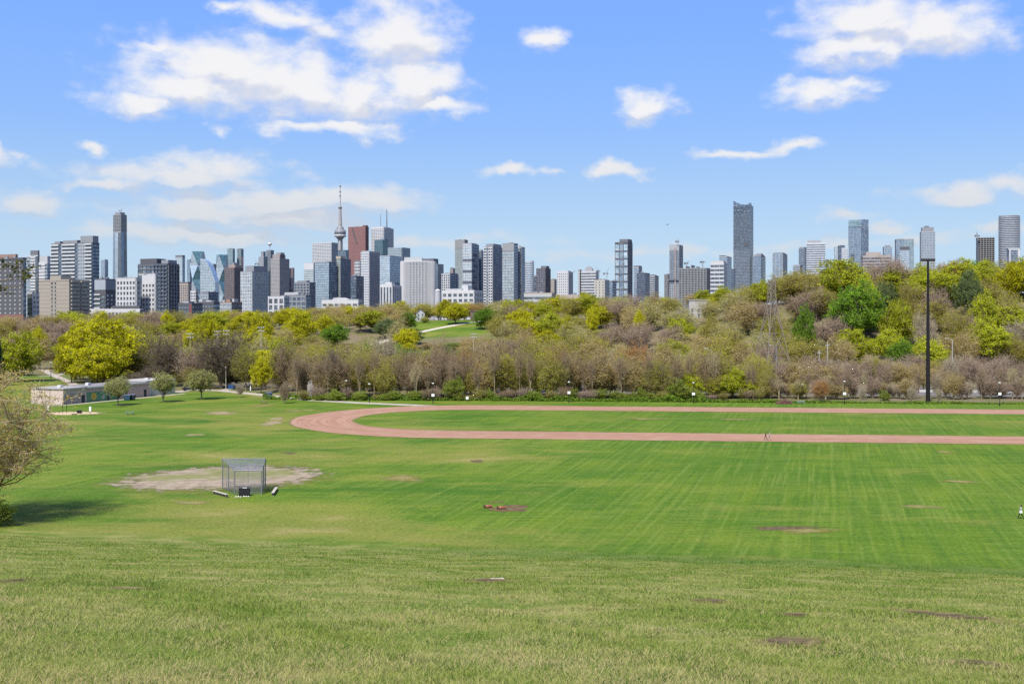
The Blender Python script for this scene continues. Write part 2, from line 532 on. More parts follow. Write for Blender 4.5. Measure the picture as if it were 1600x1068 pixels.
def dust_material(c1, c2, scale=0.4, edge=False, speck=None, soft=0.14):
    m, t, b = newmat('bare_earth')
    pos = t.node('ShaderNodeNewGeometry').outputs['Position']
    n = t.noise(pos, scale, 5, 0.65)
    n2 = t.noise(pos, scale * 9, 3, 0.6)
    c = t.mix(t.smooth(n, 0.35, 0.65), c1, c2)
    k = t.math('MULTIPLY_ADD', n2, 0.6, 0.7)
    c = t.mix(1.0, c, t.comb(k, k, k), 'MULTIPLY')
    if speck:
        gsp = t.noise(pos, 0.10, 4, 0.6)
        rr = t.node('ShaderNodeAttribute', attribute_name='tone').outputs['Fac']
        mid = t.math('MULTIPLY', t.smooth(rr, 0.8, 0.5), t.smooth(gsp, 0.42, 0.60))
        c = t.mix(t.math('MULTIPLY', mid, 0.75), c, speck)
    t.put(b.inputs['Base Color'], c)
    b.inputs['Roughness'].default_value = 0.95
    b.inputs['Specular IOR Level'].default_value = 0.05
    if edge:
        rr = t.node('ShaderNodeAttribute', attribute_name='tone').outputs['Fac']
        nn = t.noise(pos, edge, 4, 0.7)
        a = t.smooth(t.math('ADD', t.math('MULTIPLY', rr, -1.0), t.math('MULTIPLY_ADD', nn, 1.1, 0.22)), -0.04, soft - 0.04, 0.0, 1.0 if soft < .3 else 0.85)
        t.put(b.inputs['Alpha'], a)
    return m
def patch(name, cx, cy, a, b_, mat, lift, seed, rag=0.25, ang=0.0, rings=5, n=40):
    rnd = random.Random(seed)
    ph = [rnd.uniform(0, 6.28) for _ in range(6)]
    vs, fs, tone = [(cx, cy, tz(cx, cy) + lift)], [], [0.0]
    for k in range(1, rings + 1):
        for i in range(n):
            th = 2 * math.pi * i / n
            q = 1 + rag * (0.5 * math.sin(2 * th + ph[0]) + 0.35 * math.sin(3 * th + ph[1]) + 0.3 * math.sin(5 * th + ph[2]) + 0.2 * math.sin(9 * th + ph[3]))
            r = k / rings * q
            ux, uy = a * r * math.cos(th), b_ * r * math.sin(th)
            x = cx + ux * math.cos(ang) - uy * math.sin(ang); y = cy + ux * math.sin(ang) + uy * math.cos(ang)
            vs.append((x, y, tz(x, y) + lift)); tone.append(k / rings)
    for i in range(n):
        fs.append((0, 1 + i, 1 + (i + 1) % n))
        for k in range(rings - 1):
            o = 1 + k * n
            fs.append((o + i, o + n + i, o + n + (i + 1) % n, o + (i + 1) % n))
    mb = MB(); mb.add(vs, fs)
    o = mb.build(name, mat, kind='structure')
    at = o.data.attributes.new('tone', 'FLOAT', 'POINT'); at.data.foreach_set('value', tone)
    return o

# running track: an oval ribbon of red cinder
m, t, b = newmat('red_cinder')
pos = t.node('ShaderNodeNewGeometry').outputs['Position']
X, Y, Z = t.sep(pos)
lane = t.node('ShaderNodeAttribute', attribute_name='tone').outputs['Fac']
ln = t.noise(t.comb(t.math('MULTIPLY', lane, 22.0), t.math('MULTIPLY', X, 0.02), t.math('MULTIPLY', Y, 0.02)), 1.0, 3, 0.6)
c = t.mix(t.smooth(ln, 0.38, 0.62), (0.275, 0.148, 0.102), (0.330, 0.196, 0.138))
c = t.mix(t.smooth(t.noise(pos, 0.25, 4), 0.45, 0.7, 0, .5), c, (0.35, 0.245, 0.165))
k = t.math('MULTIPLY_ADD', t.noise(pos, 3.0, 3), 0.5, 0.75)
c = t.mix(1.0, c, t.comb(k, k, k), 'MULTIPLY')
rim = t.math('ABSOLUTE', t.math('MULTIPLY_ADD', lane, 2.0, -1.0))
ragn = t.noise(pos, 0.7, 4, 0.7)
t.put(b.inputs['Base Color'], t.mix(t.smooth(t.math('MULTIPLY_ADD', ragn, 0.22, rim), 0.98, 1.09, 0, .85), c, (0.10, 0.12, 0.03)))
b.inputs['Roughness'].default_value = 0.95
b.inputs['Specular IOR Level'].default_value = 0.05
CINDER = m
TC, TL, TR, TW = Vector((-11.3, 269.9)), 169.0, 34.6, 15.5
te, tn = Vector((0.9952, -0.098)), Vector((0.098, 0.9952))
ctr = []
for i in range(25):
    th = math.pi / 2 + math.pi * i / 24
    ctr.append((TC + te * TR * math.cos(th) + tn * TR * math.sin(th), te * math.cos(th) + tn * math.sin(th)))
for i in range(1, 40): ctr.append((TC - tn * TR + te * TL * i / 40, -tn))
for i in range(25):
    th = -math.pi / 2 + math.pi * i / 24
    ctr.append((TC + te * TL + te * TR * math.cos(th) + tn * TR * math.sin(th), te * math.cos(th) + tn * math.sin(th)))
for i in range(1, 40): ctr.append((TC + te * TL * (1 - i / 40) + tn * TR, tn))
vs_, fs_, tn_ = [], [], []
K = 9
for i, (c0, nr) in enumerate(ctr):
    wob = 0.35 * math.sin(i * 1.7) + 0.25 * math.sin(i * 0.61)
    for k in range(K):
        q = c0 + nr * ((k / (K - 1) - 0.5) * (TW + wob))
        vs_.append((q.x, q.y, 0.03)); tn_.append(k / (K - 1))
m_ = len(ctr)
for i in range(m_):
    j = (i + 1) % m_
    for k in range(K - 1):
        fs_.append((i * K + k, j * K + k, j * K + k + 1, i * K + k + 1))
mb = MB(); mb.add(vs_, fs_)
o = mb.build('running_track', CINDER, kind='structure')
at = o.data.attributes.new('tone', 'FLOAT', 'POINT'); at.data.foreach_set('value', tn_)

ASPH = dust_material((0.30, 0.26, 0.22), (0.40, 0.35, 0.30), 0.5)
pp = [g0(*q) for q in ((238, 617), (300, 609), (345, 610), (385, 614), (430, 619), (480, 624.5), (560, 629), (640, 632.5), (705, 635.5))]
strip('path', pp, 4.6, ASPH, 0.015)
strip('path', [g0(*q) for q in ((345, 610), (372, 605), (400, 598), (440, 590))], 3.5, ASPH, 0.02)
strip('path', [g0(*q) for q in ((62, 575), (86, 587), (108, 596), (120, 604))], 3.2, ASPH, 0.015)
strip('path', [g0(*q) for q in ((60, 588), (84, 587), (102, 583))], 3.0, ASPH, 0.02)
strip('path', [(-133, 313.0), (-126.2, 311.5), (-106, 359)], 2.2, ASPH, 0.012)
HPATH = dust_material((0.42, 0.37, 0.30), (0.50, 0.45, 0.38), 0.5)
def hill_pt(x, Y): return (X_at(x, Y), Y)
strip('path', [hill_pt(505, 575), hill_pt(560, 612), hill_pt(612, 645), hill_pt(660, 668), hill_pt(705, 690), hill_pt(745, 712), hill_pt(770, 735)], 5.0, HPATH, 0.06)
ROAD = dust_material((0.115, 0.105, 0.10), (0.16, 0.15, 0.145), 0.2)
strip('road', [(-10, 372), (60, 366), (130, 357), (210, 347), (330, 335)], 15.0, ROAD, 0.03)
strip('road', [(-10, 398), (60, 392), (140, 383), (220, 373), (330, 360)], 15.0, ROAD, 0.03)
for dd in (-3.6, 0, 3.6):
    strip('lane_line', [(-10, 372 + dd), (60, 366 + dd), (130, 357 + dd), (210, 347 + dd), (330, 335 + dd)], 0.18, flat((0.6, 0.6, 0.58)), 0.04)

SAND = dust_material((0.225, 0.175, 0.128), (0.320, 0.262, 0.195), 0.5, edge=0.45, speck=(0.15, 0.165, 0.045), soft=0.20)
HALO = dust_material((0.150, 0.150, 0.036), (0.205, 0.180, 0.065), 0.25, edge=0.3, soft=0.6)
patch('infield_fringe', -45.0, 172.0, 24.5, 21.0, HALO, 0.010, 5, 0.08, 0.42, rings=10, n=64)
patch('infield_dirt', -45.0, 172.5, 20.0, 17.0, SAND, 0.02, 3, 0.07, 0.42, rings=10, n=64)
SOIL = dust_material((0.085, 0.058, 0.030), (0.155, 0.110, 0.060), 1.2, edge=0.9)
PALE = dust_material((0.175, 0.160, 0.040), (0.270, 0.220, 0.105), 0.4, edge=0.5, soft=0.6)
SOIL2 = dust_material((0.090, 0.064, 0.038), (0.16, 0.118, 0.070), 1.2, edge=1.6, soft=0.35)
SANDY = dust_material((0.235, 0.190, 0.095), (0.330, 0.265, 0.160), 0.5, edge=0.7, soft=0.45)
SANDP = dust_material((0.42, 0.30, 0.20), (0.50, 0.38, 0.26), 0.6, edge=0.8)
BARE = []     # bare spots on the slope (x, y, a, b) where no grass is grown
for i, (x, y, hw, hh, mm) in enumerate([(797, 794, 40, 6.5, SOIL), (776, 784, 16, 1.5, SOIL), (1225, 824.5, 76, 4.2, SOIL2), (1260, 829, 84, 6, PALE), (745, 720, 17, 2.4, SOIL2),
        (452, 707.5, 14, 2.2, SOIL2), (425, 661, 26, 5.0, SANDY), (432, 654, 22, 3, SANDY), (304, 679, 22, 2.2, SANDY), (1478, 706, 18, 3.5, PALE), (345, 645, 38, 3.4, SANDY), (470, 641, 50, 2.2, PALE),
        (412, 633, 26, 3, PALE), (628, 747, 50, 8, PALE), (1440, 791, 50, 4, PALE), (1500, 752, 46, 3.5, PALE), (300, 785, 40, 5, PALE), (1010, 654, 60, 1.6, PALE), (1150, 655, 50, 1.6, PALE)]):
    X0, Y0 = g0(x, y)
    Ya = HC * F / (y - hh - HY)
    patch('bare_patch', X0, Y0, hw * Y0 / F, abs(Ya - Y0), mm, 0.012 + 0.001 * i, 20 + i, 0.35)
HALO2 = dust_material((0.20, 0.150, 0.065), (0.26, 0.20, 0.10), 1.0, edge=1.2, soft=0.5)
for i, (x, y, hw, hh) in enumerate([(202, 919, 28, 2.0), (765, 906, 34, 2.0), (1232, 1003, 56, 5), (1478, 962, 56, 4), (1530, 1037, 44, 4), (1240, 960, 20, 2), (25, 907, 22, 2), (1110, 938, 30, 2)]):
    X0, Y0 = slope_hit(x, y)
    b_ = abs(slope_hit(x, y - hh)[1] - slope_hit(x, y + hh)[1]) / 2 * 1.5
    patch('bare_patch', X0, Y0, hw * Y0 / F * 1.7, b_ * 2.0, HALO2, 0.020, 160 + i, 0.3)
    patch('bare_patch', X0, Y0, hw * Y0 / F, b_, (SOIL2, SOIL2, SOIL2)[i % 3] if i != 0 else PALE, 0.035, 60 + i, 0.3)
    BARE.append((X0, Y0, hw * Y0 / F * 1.0, b_ * 1.05))
patch('exercise_pad', *g0(112, 645.5), 9.5, 6.0, SANDP, 0.03, 91, 0.10)

# ------------------------------------------------------------------ rough grass on the near slope
def grass():
    rng = np.random.default_rng(5)
    NT_ = 60000
    # tuft centres: even in the picture's depth so that near and far stay equally covered
    q = rng.random(NT_)
    y0, y1 = 9.0, 119.0
    Yt = 1.0 / (1 / y0 - q * (1 / y0 - 1 / y1))
    Yt = np.where(rng.random(NT_) < 0.25, y0 + (y1 - y0) * rng.random(NT_) ** 1.3, Yt)
    Xt = (rng.random(NT_) * 2 - 1) * 0.56 * Yt
    d = 116 - 0.2 * Xt - Yt
    keep = d > -1.0
    for (bx, by, ba, bb) in BARE:
        keep &= ((Xt - bx) / ba) ** 2 + ((Yt - by) / bb) ** 2 > rng.random(NT_) * 0.9 + 0.45
    Xt, Yt, d = Xt[keep], Yt[keep], d[keep]
    def fb(x, y, s, o):
        return (np.sin(x * s + 1.9 * np.sin(y * s * .7 + o)) + np.sin(y * s * 1.3 + 2.1 * np.sin(x * s * .6 + o * 2)) + 0.6 * np.sin((x + y) * s * 2.3 + o)) / 2.6
    lush = 0.5 + 0.5 * fb(Xt * 1.2, Yt * .6, 0.35, 1.0)
    lush2 = 0.5 + 0.5 * fb(Xt, Yt, 1.1, 4.0)
    n = len(Xt)
    nb = 8
    scale = 0.06 + 0.0045 * Yt
    sw = np.clip(Yt / 15.0, 0.7, 8) ** 0.75
    foot = np.clip(1 - np.abs(d - 6) / 9, 0, 1)
    east = np.clip((Xt + 22) / 36, 0.12, 1)
    foot = foot * east
    ht = (0.034 + 0.075 * lush * lush2 + 0.050 * rng.random(n) ** 3) * (1 + 0.35 * foot)
    tonec = 0.60 - 0.34 * (lush - 0.5) + 0.30 * (lush2 - .5) + 0.34 * (rng.random(n) - .5) - 0.34 * foot - 0.30 * np.clip((Yt - 45) / 65, 0, 1) + 0.42 * np.clip(fb(Xt, Yt * .6, 0.7, 2.5) - 0.35, 0, 1)
    tonec += 0.16 * np.clip((40 - Yt) / 25, 0, 1)
    dk = rng.random(n) < 0.08 + 0.14 * (lush2 > .72)
    ht = np.where(dk, ht * 1.7, ht); tonec = np.where(dk, 0.10 + 0.2 * rng.random(n), tonec)
    lean0 = rng.random(n) * 6.28
    tx = np.repeat(Xt, nb) + rng.normal(0, 1, n * nb) * np.repeat(scale, nb)
    ty = np.repeat(Yt, nb) + rng.normal(0, 1, n * nb) * np.repeat(scale, nb)
    z = terr(tx, ty)
    h = np.repeat(ht, nb) * (0.6 + 0.8 * rng.random(n * nb)) * (1 + 0.10 * (np.repeat(sw, nb) - 1))
    wd = 0.0052 * np.repeat(sw, nb) * (0.7 + 0.6 * rng.random(n * nb))
    la = np.repeat(lean0, nb) + rng.normal(0, 0.9, n * nb)
    lm = h * (0.5 + 1.3 * rng.random(n * nb))
    fa = rng.random(n * nb) * 6.28
    cx, cy = np.cos(fa) * wd, np.sin(fa) * wd
    dx, dy = np.cos(la) * lm, np.sin(la) * lm
    N = n * nb
    Vt = np.empty((N, 5, 3), np.float32)
    Vt[:, 0] = np.stack([tx - cx, ty - cy, z - 0.01], -1)
    Vt[:, 1] = np.stack([tx + cx, ty + cy, z - 0.01], -1)
    Vt[:, 2] = np.stack([tx + cx * .7 + dx * .35, ty + cy * .7 + dy * .35, z + h * .62], -1)
    Vt[:, 3] = np.stack([tx - cx * .7 + dx * .35, ty - cy * .7 + dy * .35, z + h * .62], -1)
    Vt[:, 4] = np.stack([tx + dx, ty + dy, z + h], -1)
    base = np.arange(N)[:, None] * 5
    tone = np.repeat(tonec, nb) + 0.36 * (rng.random(N) - 0.5)
    tone = np.repeat(np.clip(tone, 0, 1), 5)
    me = np_mesh('rough_grass', Vt.reshape(-1, 3), quads=base + np.array([[0, 1, 2, 3]]), tris=base + np.array([[3, 2, 4]]), tone=tone)
    m, t, b = newmat('grass_blades')
    t.n.remove(b)
    at = t.node('ShaderNodeAttribute', attribute_name='tone').outputs['Fac']
    c = t.mix(t.smooth(at, 0.05, 0.5), (0.085, 0.170, 0.022), (0.235, 0.295, 0.055))
    c = t.mix(t.smooth(at, 0.45, 0.85), c, (0.395, 0.395, 0.140))
    c = t.mix(t.smooth(at, 0.82, 1.0), c, (0.50, 0.42, 0.21))
    dd = t.node('ShaderNodeBsdfDiffuse'); tr = t.node('ShaderNodeBsdfTranslucent')
    t.put(dd.inputs[0], c); t.put(tr.inputs[0], c)
    ms = t.node('ShaderNodeMixShader'); ms.inputs[0].default_value = 0.5
    t.l.new(dd.outputs[0], ms.inputs[1]); t.l.new(tr.outputs[0], ms.inputs[2])
    t.l.new(ms.outputs[0], t.n['Material Output'].inputs[0])
    me.materials.append(m)
    o = link('rough_grass', me, kind='stuff')
    tag(o, 'rough unmown spring grass covering the near slope', 'grass')
grass()

# ------------------------------------------------------------------ trees
def edges_to_tubes(P0, P1, r0, r1, sides=4):
    n = len(P0)
    d = P1 - P0
    L = np.linalg.norm(d, axis=1, keepdims=True) + 1e-9
    d = d / L
    ref = np.where(np.abs(d[:, 2:3]) > 0.9, np.array([[1.0, 0, 0]]), np.array([[0, 0, 1.0]]))
    a = np.cross(d, ref); a /= np.linalg.norm(a, axis=1, keepdims=True) + 1e-9
    b = np.cross(d, a)
    V = np.empty((n, 2 * sides, 3))
    for i in range(sides):
        t = 2 * math.pi * i / sides
        off = a * math.cos(t) + b * math.sin(t)
        V[:, i] = P0 + off * r0[:, None]; V[:, sides + i] = P1 + off * r1[:, None]
    base = np.arange(n)[:, None] * 2 * sides
    Q = np.concatenate([base + np.array([[i, (i + 1) % sides, sides + (i + 1) % sides, sides + i]]) for i in range(sides)])
    return V.reshape(-1, 3), Q
def ribbons(P0, P1, w0, w1, rng):
    n = len(P0)
    d = P1 - P0
    d = d / (np.linalg.norm(d, axis=1, keepdims=True) + 1e-9)
    a = np.cross(d, rng.normal(size=(n, 3))); a /= np.linalg.norm(a, axis=1, keepdims=True) + 1e-9
    V = np.stack([P0 - a * w0, P0 + a * w0, P1 + a * w1, P1 - a * w1], 1)
    return V.reshape(-1, 3), np.arange(n)[:, None] * 4 + np.array([[0, 1, 2, 3]])
def leaves(C, size, rng, up=0.25, stretch=1.35):
    n = len(C)
    nrm = rng.normal(size=(n, 3)); nrm[:, 2] += up * 3 * rng.random(n)
    nrm /= np.linalg.norm(nrm, axis=1, keepdims=True)
    a = np.cross(nrm, rng.normal(size=(n, 3))); a /= np.linalg.norm(a, axis=1, keepdims=True) + 1e-9
    b = np.cross(nrm, a)
    s = (size * (0.55 + 0.9 * rng.random(n)))[:, None] * 0.5
    V = np.stack([C - a * s * stretch, C - b * s, C + a * s * stretch, C + b * s], 1)
    return V.reshape(-1, 3), np.arange(n)[:, None] * 4 + np.array([[0, 1, 2, 3]])
def crown_points(n, rng, zc, rz, rx, lump, shell=0.55, vase=0.0):
    u = rng.normal(size=(n, 3)); u /= np.linalg.norm(u, axis=1, keepdims=True)
    r = (shell + (1 - shell) * rng.random(n)) ** 1.0 * np.where(rng.random(n) < 0.2, rng.random(n) ** 0.5, 1)
    f = 1 + lump[0] * np.sin(3 * u[:, 0] + lump[2] + 2 * u[:, 2]) + lump[1] * np.sin(5 * u[:, 1] + 3 * u[:, 2] + lump[3]) + 0.08 * np.sin(9 * u[:, 0] + 7 * u[:, 1] + lump[2])
    p = u * (r * f)[:, None]
    lower = p[:, 2] < 0
    p[:, 2] = np.where(lower, p[:, 2] * 0.78, p[:, 2])
    vz = 1.0 if not vase else np.clip(0.80 + vase * p[:, 2], 0.3, 1.4)
    return np.stack([p[:, 0] * rx * vz, p[:, 1] * rx * vz, zc + p[:, 2] * rz], -1)
def nearest(A, B, inward):
    """index in B of the best parent for each A (closest, preferring those nearer the root)"""
    D = np.linalg.norm(A[:, None] - B[None], axis=2) + inward * np.linalg.norm(B[None], axis=2)
    return D.argmin(1)
def tree_mesh(seed, style, zbase=0.18, trunk_r=0.018, n2=55, n3=260, n4=1500, nleaf=4, leaf=0.024, spread=0.028, twig=0.0028, zc=0.58, rz=0.42, rx=0.5, lumps=(0.14, 0.10), shell=0.55, fork=8, vase=0.0):
    rng = np.random.default_rng(seed)
    lump = (lumps[0], lumps[1], rng.random() * 6, rng.random() * 6)
    L1 = crown_points(fork, rng, zc, rz, rx, lump, 0.9, vase) * np.array([0.42, 0.42, 1.0]); L1[:, 2] = zbase + (L1[:, 2] - zbase) * 0.62
    L2 = crown_points(n2, rng, zc, rz, rx, lump, 0.7, vase) * np.array([0.70, 0.70, 1.0]); L2[:, 2] = zbase + (L2[:, 2] - zbase) * 0.80
    L3 = crown_points(n3, rng, zc, rz, rx, lump, shell, vase) * np.array([0.90, 0.90, 1.0]); L3[:, 2] = zbase + (L3[:, 2] - zbase) * 0.95
    p1 = nearest(L2, L1, 0.25); p2 = nearest(L3, L2, 0.30)
    par = rng.integers(0, n3, n4)
    if style == 'bare':
        dirv = L3[par] - np.array([0, 0, zbase + 0.1]); dirv /= np.linalg.norm(dirv, axis=1, keepdims=True) + 1e-9
        L4 = L3[par] + dirv * 0.055 * rng.random((n4, 1)) + rng.normal(0, spread * 1.5, (n4, 3)) + np.array([0, 0, 0.015])
    else:
        L4 = L3[par] + rng.normal(0, spread * 1.35, (n4, 3)) * np.array([1.15, 1.15, 0.75])
    # trunk and main limbs
    nt = 5
    zs = np.linspace(0, 1, nt + 1)
    ax = np.stack([0.03 * np.sin(zs * 3 + seed) * zs, 0.03 * np.cos(zs * 2.2 + seed) * zs, zs * (zbase + 0.32)], -1)
    ax -= ax[0]
    P0 = [ax[:-1]]; P1 = [ax[1:]]; R0 = [trunk_r * (1 - 0.62 * zs[:-1])]; R1 = [trunk_r * (1 - 0.62 * zs[1:])]
    R0[0][0] *= 1.35
    st = ax[np.clip((1.2 + rng.random(fork) * 3.6).astype(int), 1, nt)]
    def bow(A, B, up):
        M = (A + B) / 2; M[:, 2] += up * np.linalg.norm(B - A, axis=1); M += rng.normal(0, 0.006, M.shape)
        return M
    M1 = bow(st, L1, -0.10)
    P0 += [st, M1]; P1 += [M1, L1]
    R0 += [np.full(fork, trunk_r * .58), np.full(fork, trunk_r * .46)]; R1 += [np.full(fork, trunk_r * .46), np.full(fork, trunk_r * .36)]
    M2 = bow(L1[p1], L2, -0.08)
    P0 += [L1[p1], M2]; P1 += [M2, L2]
    R0 += [np.full(n2, trunk_r * .30), np.full(n2, trunk_r * .22)]; R1 += [np.full(n2, trunk_r * .22), np.full(n2, trunk_r * .14)]
    tv, tq = edges_to_tubes(np.concatenate(P0), np.concatenate(P1), np.concatenate(R0), np.concatenate(R1), 5)
    tme = np_mesh('tree_trunk', tv, quads=tq)
    tme.shade_smooth()
    tme.materials.append(None)
    # crown: branchlets, twigs, leaves
    v1, q1 = edges_to_tubes(L2[p2], L3, np.full(n3, trunk_r * .13), np.full(n3, trunk_r * .07), 3)
    vv, qq, tone, mi = [v1], [q1], [np.full(len(v1), .5)], [np.zeros(len(q1))]
    off = len(v1)
    m4 = L3[par] * 0.5 + L4 * 0.5 + rng.normal(0, 0.006, L4.shape)
    for A, B, wa, wb in ((L3[par], m4, twig, twig * .8), (m4, L4, twig * .8, twig * .4)):
        v, q = ribbons(A, B, wa, wb, rng)
        vv.append(v); qq.append(q + off); off += len(v); tone.append(np.full(len(v), .5)); mi.append(np.zeros(len(q)))
    if style == 'bare':
        k = 3
        s = np.repeat(np.arange(n4), k)
        A = m4[s] + (L4[s] - m4[s]) * rng.random((len(s), 1))
        B = A + rng.normal(0, 0.022, A.shape) + np.array([0, 0, 0.012]) + (L4[s] - L3[par][s]) * 0.35
        v, q = ribbons(A, B, twig * .6, twig * .35, rng)
        vv.append(v); qq.append(q + off); off += len(v); tone.append(np.full(len(v), .5)); mi.append(np.zeros(len(q)))
    if nleaf:
        s = np.repeat(np.arange(n4), nleaf)
        C = L4[s] + rng.normal(0, spread * 0.55, (len(s), 3))
        v, q = leaves(C, leaf, rng)
        ctone = rng.random(n3)[par][s] * 0.65 + rng.random(len(s)) * 0.35
        vv.append(v); qq.append(q + off); off += len(v); tone.append(np.repeat(ctone, 4)); mi.append(np.ones(len(q)))
    cme = np_mesh('tree_crown', np.concatenate(vv), quads=np.concatenate(qq), tone=np.concatenate(tone), matidx=np.concatenate(mi))
    cme.materials.append(None); cme.materials.append(None)
    return tme, cme
def conifer_mesh(seed):
    rng = np.random.default_rng(seed)
    P0, P1, r0, r1 = [np.array([[0, 0, 0.0]])], [np.array([[0, 0, 0.97]])], [np.array([.018])], [np.array([.003])]
    C = []; tone = []
    for z in np.linspace(0.12, 0.96, 20):
        n = int(9 + 6 * (1 - z)); rr = 0.48 * (1 - z) ** 0.75 + 0.02
        for i in range(n):
            a = rng.random() * 6.28; L = rr * (0.75 + 0.35 * rng.random())
            e = np.array([math.cos(a) * L, math.sin(a) * L, z - 0.10 * L + 0.02])
            P0.append(np.array([[0, 0, z]])); P1.append(e[None]); r0.append(np.array([.004])); r1.append(np.array([.001]))
            k = int(10 + 60 * L)
            t = rng.random(k) ** 0.6
            C.append(np.array([0, 0, z]) + (e - np.array([0, 0, z])) * t[:, None] + rng.normal(0, 0.018, (k, 3)) - np.array([0, 0, .012]))
            tone.append(np.full(k, rng.random()) * .6 + rng.random(k) * .4)
    tv, tq = edges_to_tubes(np.concatenate(P0), np.concatenate(P1), np.concatenate(r0), np.concatenate(r1), 4)
    tme = np_mesh('tree_trunk', tv, quads=tq); tme.materials.append(None)
    v, q = leaves(np.concatenate(C), 0.040, rng, 0.1, 1.9)
    cme = np_mesh('tree_crown', v, quads=q, tone=np.repeat(np.concatenate(tone), 4), matidx=np.ones(len(q)))
    cme.materials.append(None); cme.materials.append(None)
    return tme, cme
PROTO = {
 'dense':  [tree_mesh(11 + i, 'leaf', n2=40, n3=240, n4=2600, nleaf=8, leaf=0.0185, spread=0.030, zc=.56, rz=.45, shell=.58, zbase=.10, lumps=(.16, .14)) for i in range(5)],
 'dome':   [tree_mesh(31 + i, 'leaf', n2=60, n3=330, n4=4500, nleaf=8, leaf=0.0140, spread=0.023, zc=.52, rz=.49, shell=.68, zbase=.06, lumps=(.13, .16)) for i in range(2)],
 'sparse': [tree_mesh(51 + i, 'leaf', n2=55, n3=420, n4=2500, nleaf=5, leaf=0.0130, spread=0.038, twig=.0024, zc=.53, rz=.47, zbase=.10, trunk_r=.021, lumps=(.20, .15), shell=.45, vase=.2 * (i % 3)) for i in range(7)],
 'bare':   [tree_mesh(71 + i, 'bare', n2=60, n3=420, n4=2100, nleaf=1, leaf=0.009, spread=0.032, twig=.0025, zc=.53, rz=.47, zbase=.12, trunk_r=.023, lumps=(.20, .15), shell=.45, vase=.18 + .14 * (i % 3)) for i in range(6)],
 'bush':   [tree_mesh(91 + i, 'leaf', n2=30, n3=200, n4=1600, nleaf=5, leaf=0.024, spread=0.035, zc=.46, rz=.54, zbase=.0, trunk_r=.012, lumps=(.2, .16)) for i in range(3)],
 'lawn':   [tree_mesh(121 + i, 'leaf', n2=50, n3=300, n4=2000, nleaf=5, leaf=0.018, spread=0.030, twig=.0026, zc=.62, rz=.38, zbase=.26, trunk_r=.024, lumps=(.16, .12)) for i in range(2)],
 'stem':   [tree_mesh(141 + i, 'bare', n2=24, n3=120, n4=700, nleaf=1, leaf=0.014, spread=0.036, twig=.0030, zc=.70, rz=.30, rx=.5, zbase=.42, trunk_r=.034, lumps=(.2, .15), shell=.4, vase=.2) for i in range(3)],
 'conifer':[conifer_mesh(101 + i) for i in range(2)],
}
BARK = {k: flat(c, 0.9, var=0.3, scale=0.8) for k, c in dict(brown=(0.220, 0.168, 0.105), grey=(0.315, 0.262, 0.180), mauve=(0.275, 0.205, 0.150), dark=(0.115, 0.090, 0.068), tan=(0.34, 0.28, 0.165), white=(0.55, 0.52, 0.48)).items()}
# kind: mesh style, leaf colour, twig/bark colour, name, words
KIND = {
 'yel': ('dense', (0.500, 0.490, 0.020), 'dark', 'maple_tree', 'bright yellow-green maple tree'),
 'ydm': ('dome', (0.500, 0.485, 0.018), 'dark', 'maple_tree', 'large dense yellow-green maple tree'),
 'lim': ('dense', (0.400, 0.440, 0.030), 'brown', 'leafing_tree', 'fresh lime green leafing tree'),
 'grn': ('dense', (0.165, 0.290, 0.030), 'dark', 'leafy_tree', 'full mid green leafy tree'),
 'olv': ('sparse', (0.390, 0.390, 0.055), 'brown', 'budding_tree', 'olive green half-leafed tree'),
 'dol': ('sparse', (0.300, 0.315, 0.048), 'brown', 'budding_tree', 'dull dark olive half-leafed tree'),
 'tan': ('sparse', (0.385, 0.310, 0.110), 'tan', 'budding_tree', 'tan budding tree'),
 'pal': ('sparse', (0.420, 0.420, 0.135), 'grey', 'willow_tree', 'pale silvery green tree'),
 'rst': ('sparse', (0.430, 0.235, 0.075), 'brown', 'budding_tree', 'rust coloured budding tree'),
 'ora': ('sparse', (0.480, 0.340, 0.075), 'brown', 'budding_tree', 'orange-yellow flowering tree'),
 'rbr': ('bare', (0.380, 0.205, 0.085), 'brown', 'bare_tree', 'reddish brown bare tree'),
 'bar': ('bare', (0.310, 0.230, 0.160), 'mauve', 'bare_tree', 'leafless mauve-brown tree'),
 'gry': ('bare', (0.340, 0.285, 0.190), 'grey', 'bare_tree', 'leafless grey tree'),
 'brn': ('bare', (0.260, 0.215, 0.110), 'dark', 'bare_tree', 'dark leafless spreading tree'),
 'con': ('conifer', (0.060, 0.105, 0.045), 'dark', 'conifer_tree', 'dark green conifer'),
 'ced': ('dense', (0.150, 0.210, 0.085), 'dark', 'evergreen_tree', 'dark blue-green evergreen tree'),
 'stm': ('stem', (0.300, 0.270, 0.100), 'tan', 'slender_tree', 'slender pale-stemmed tree'),
 'stk': ('stem', (0.280, 0.190, 0.085), 'brown', 'slender_tree', 'slender brown-stemmed tree'),
 'lwn': ('lawn', (0.330, 0.345, 0.130), 'dark', 'lawn_tree', 'young grey-green lawn tree'),
 'bsh': ('bush', (0.220, 0.300, 0.042), 'brown', 'shrub', 'green leafy shrub'),
 'pnk': ('dense', (0.480, 0.330, 0.300), 'brown', 'blossom_tree', 'pale pink blossoming tree'),
}
_tr = random.Random(99)
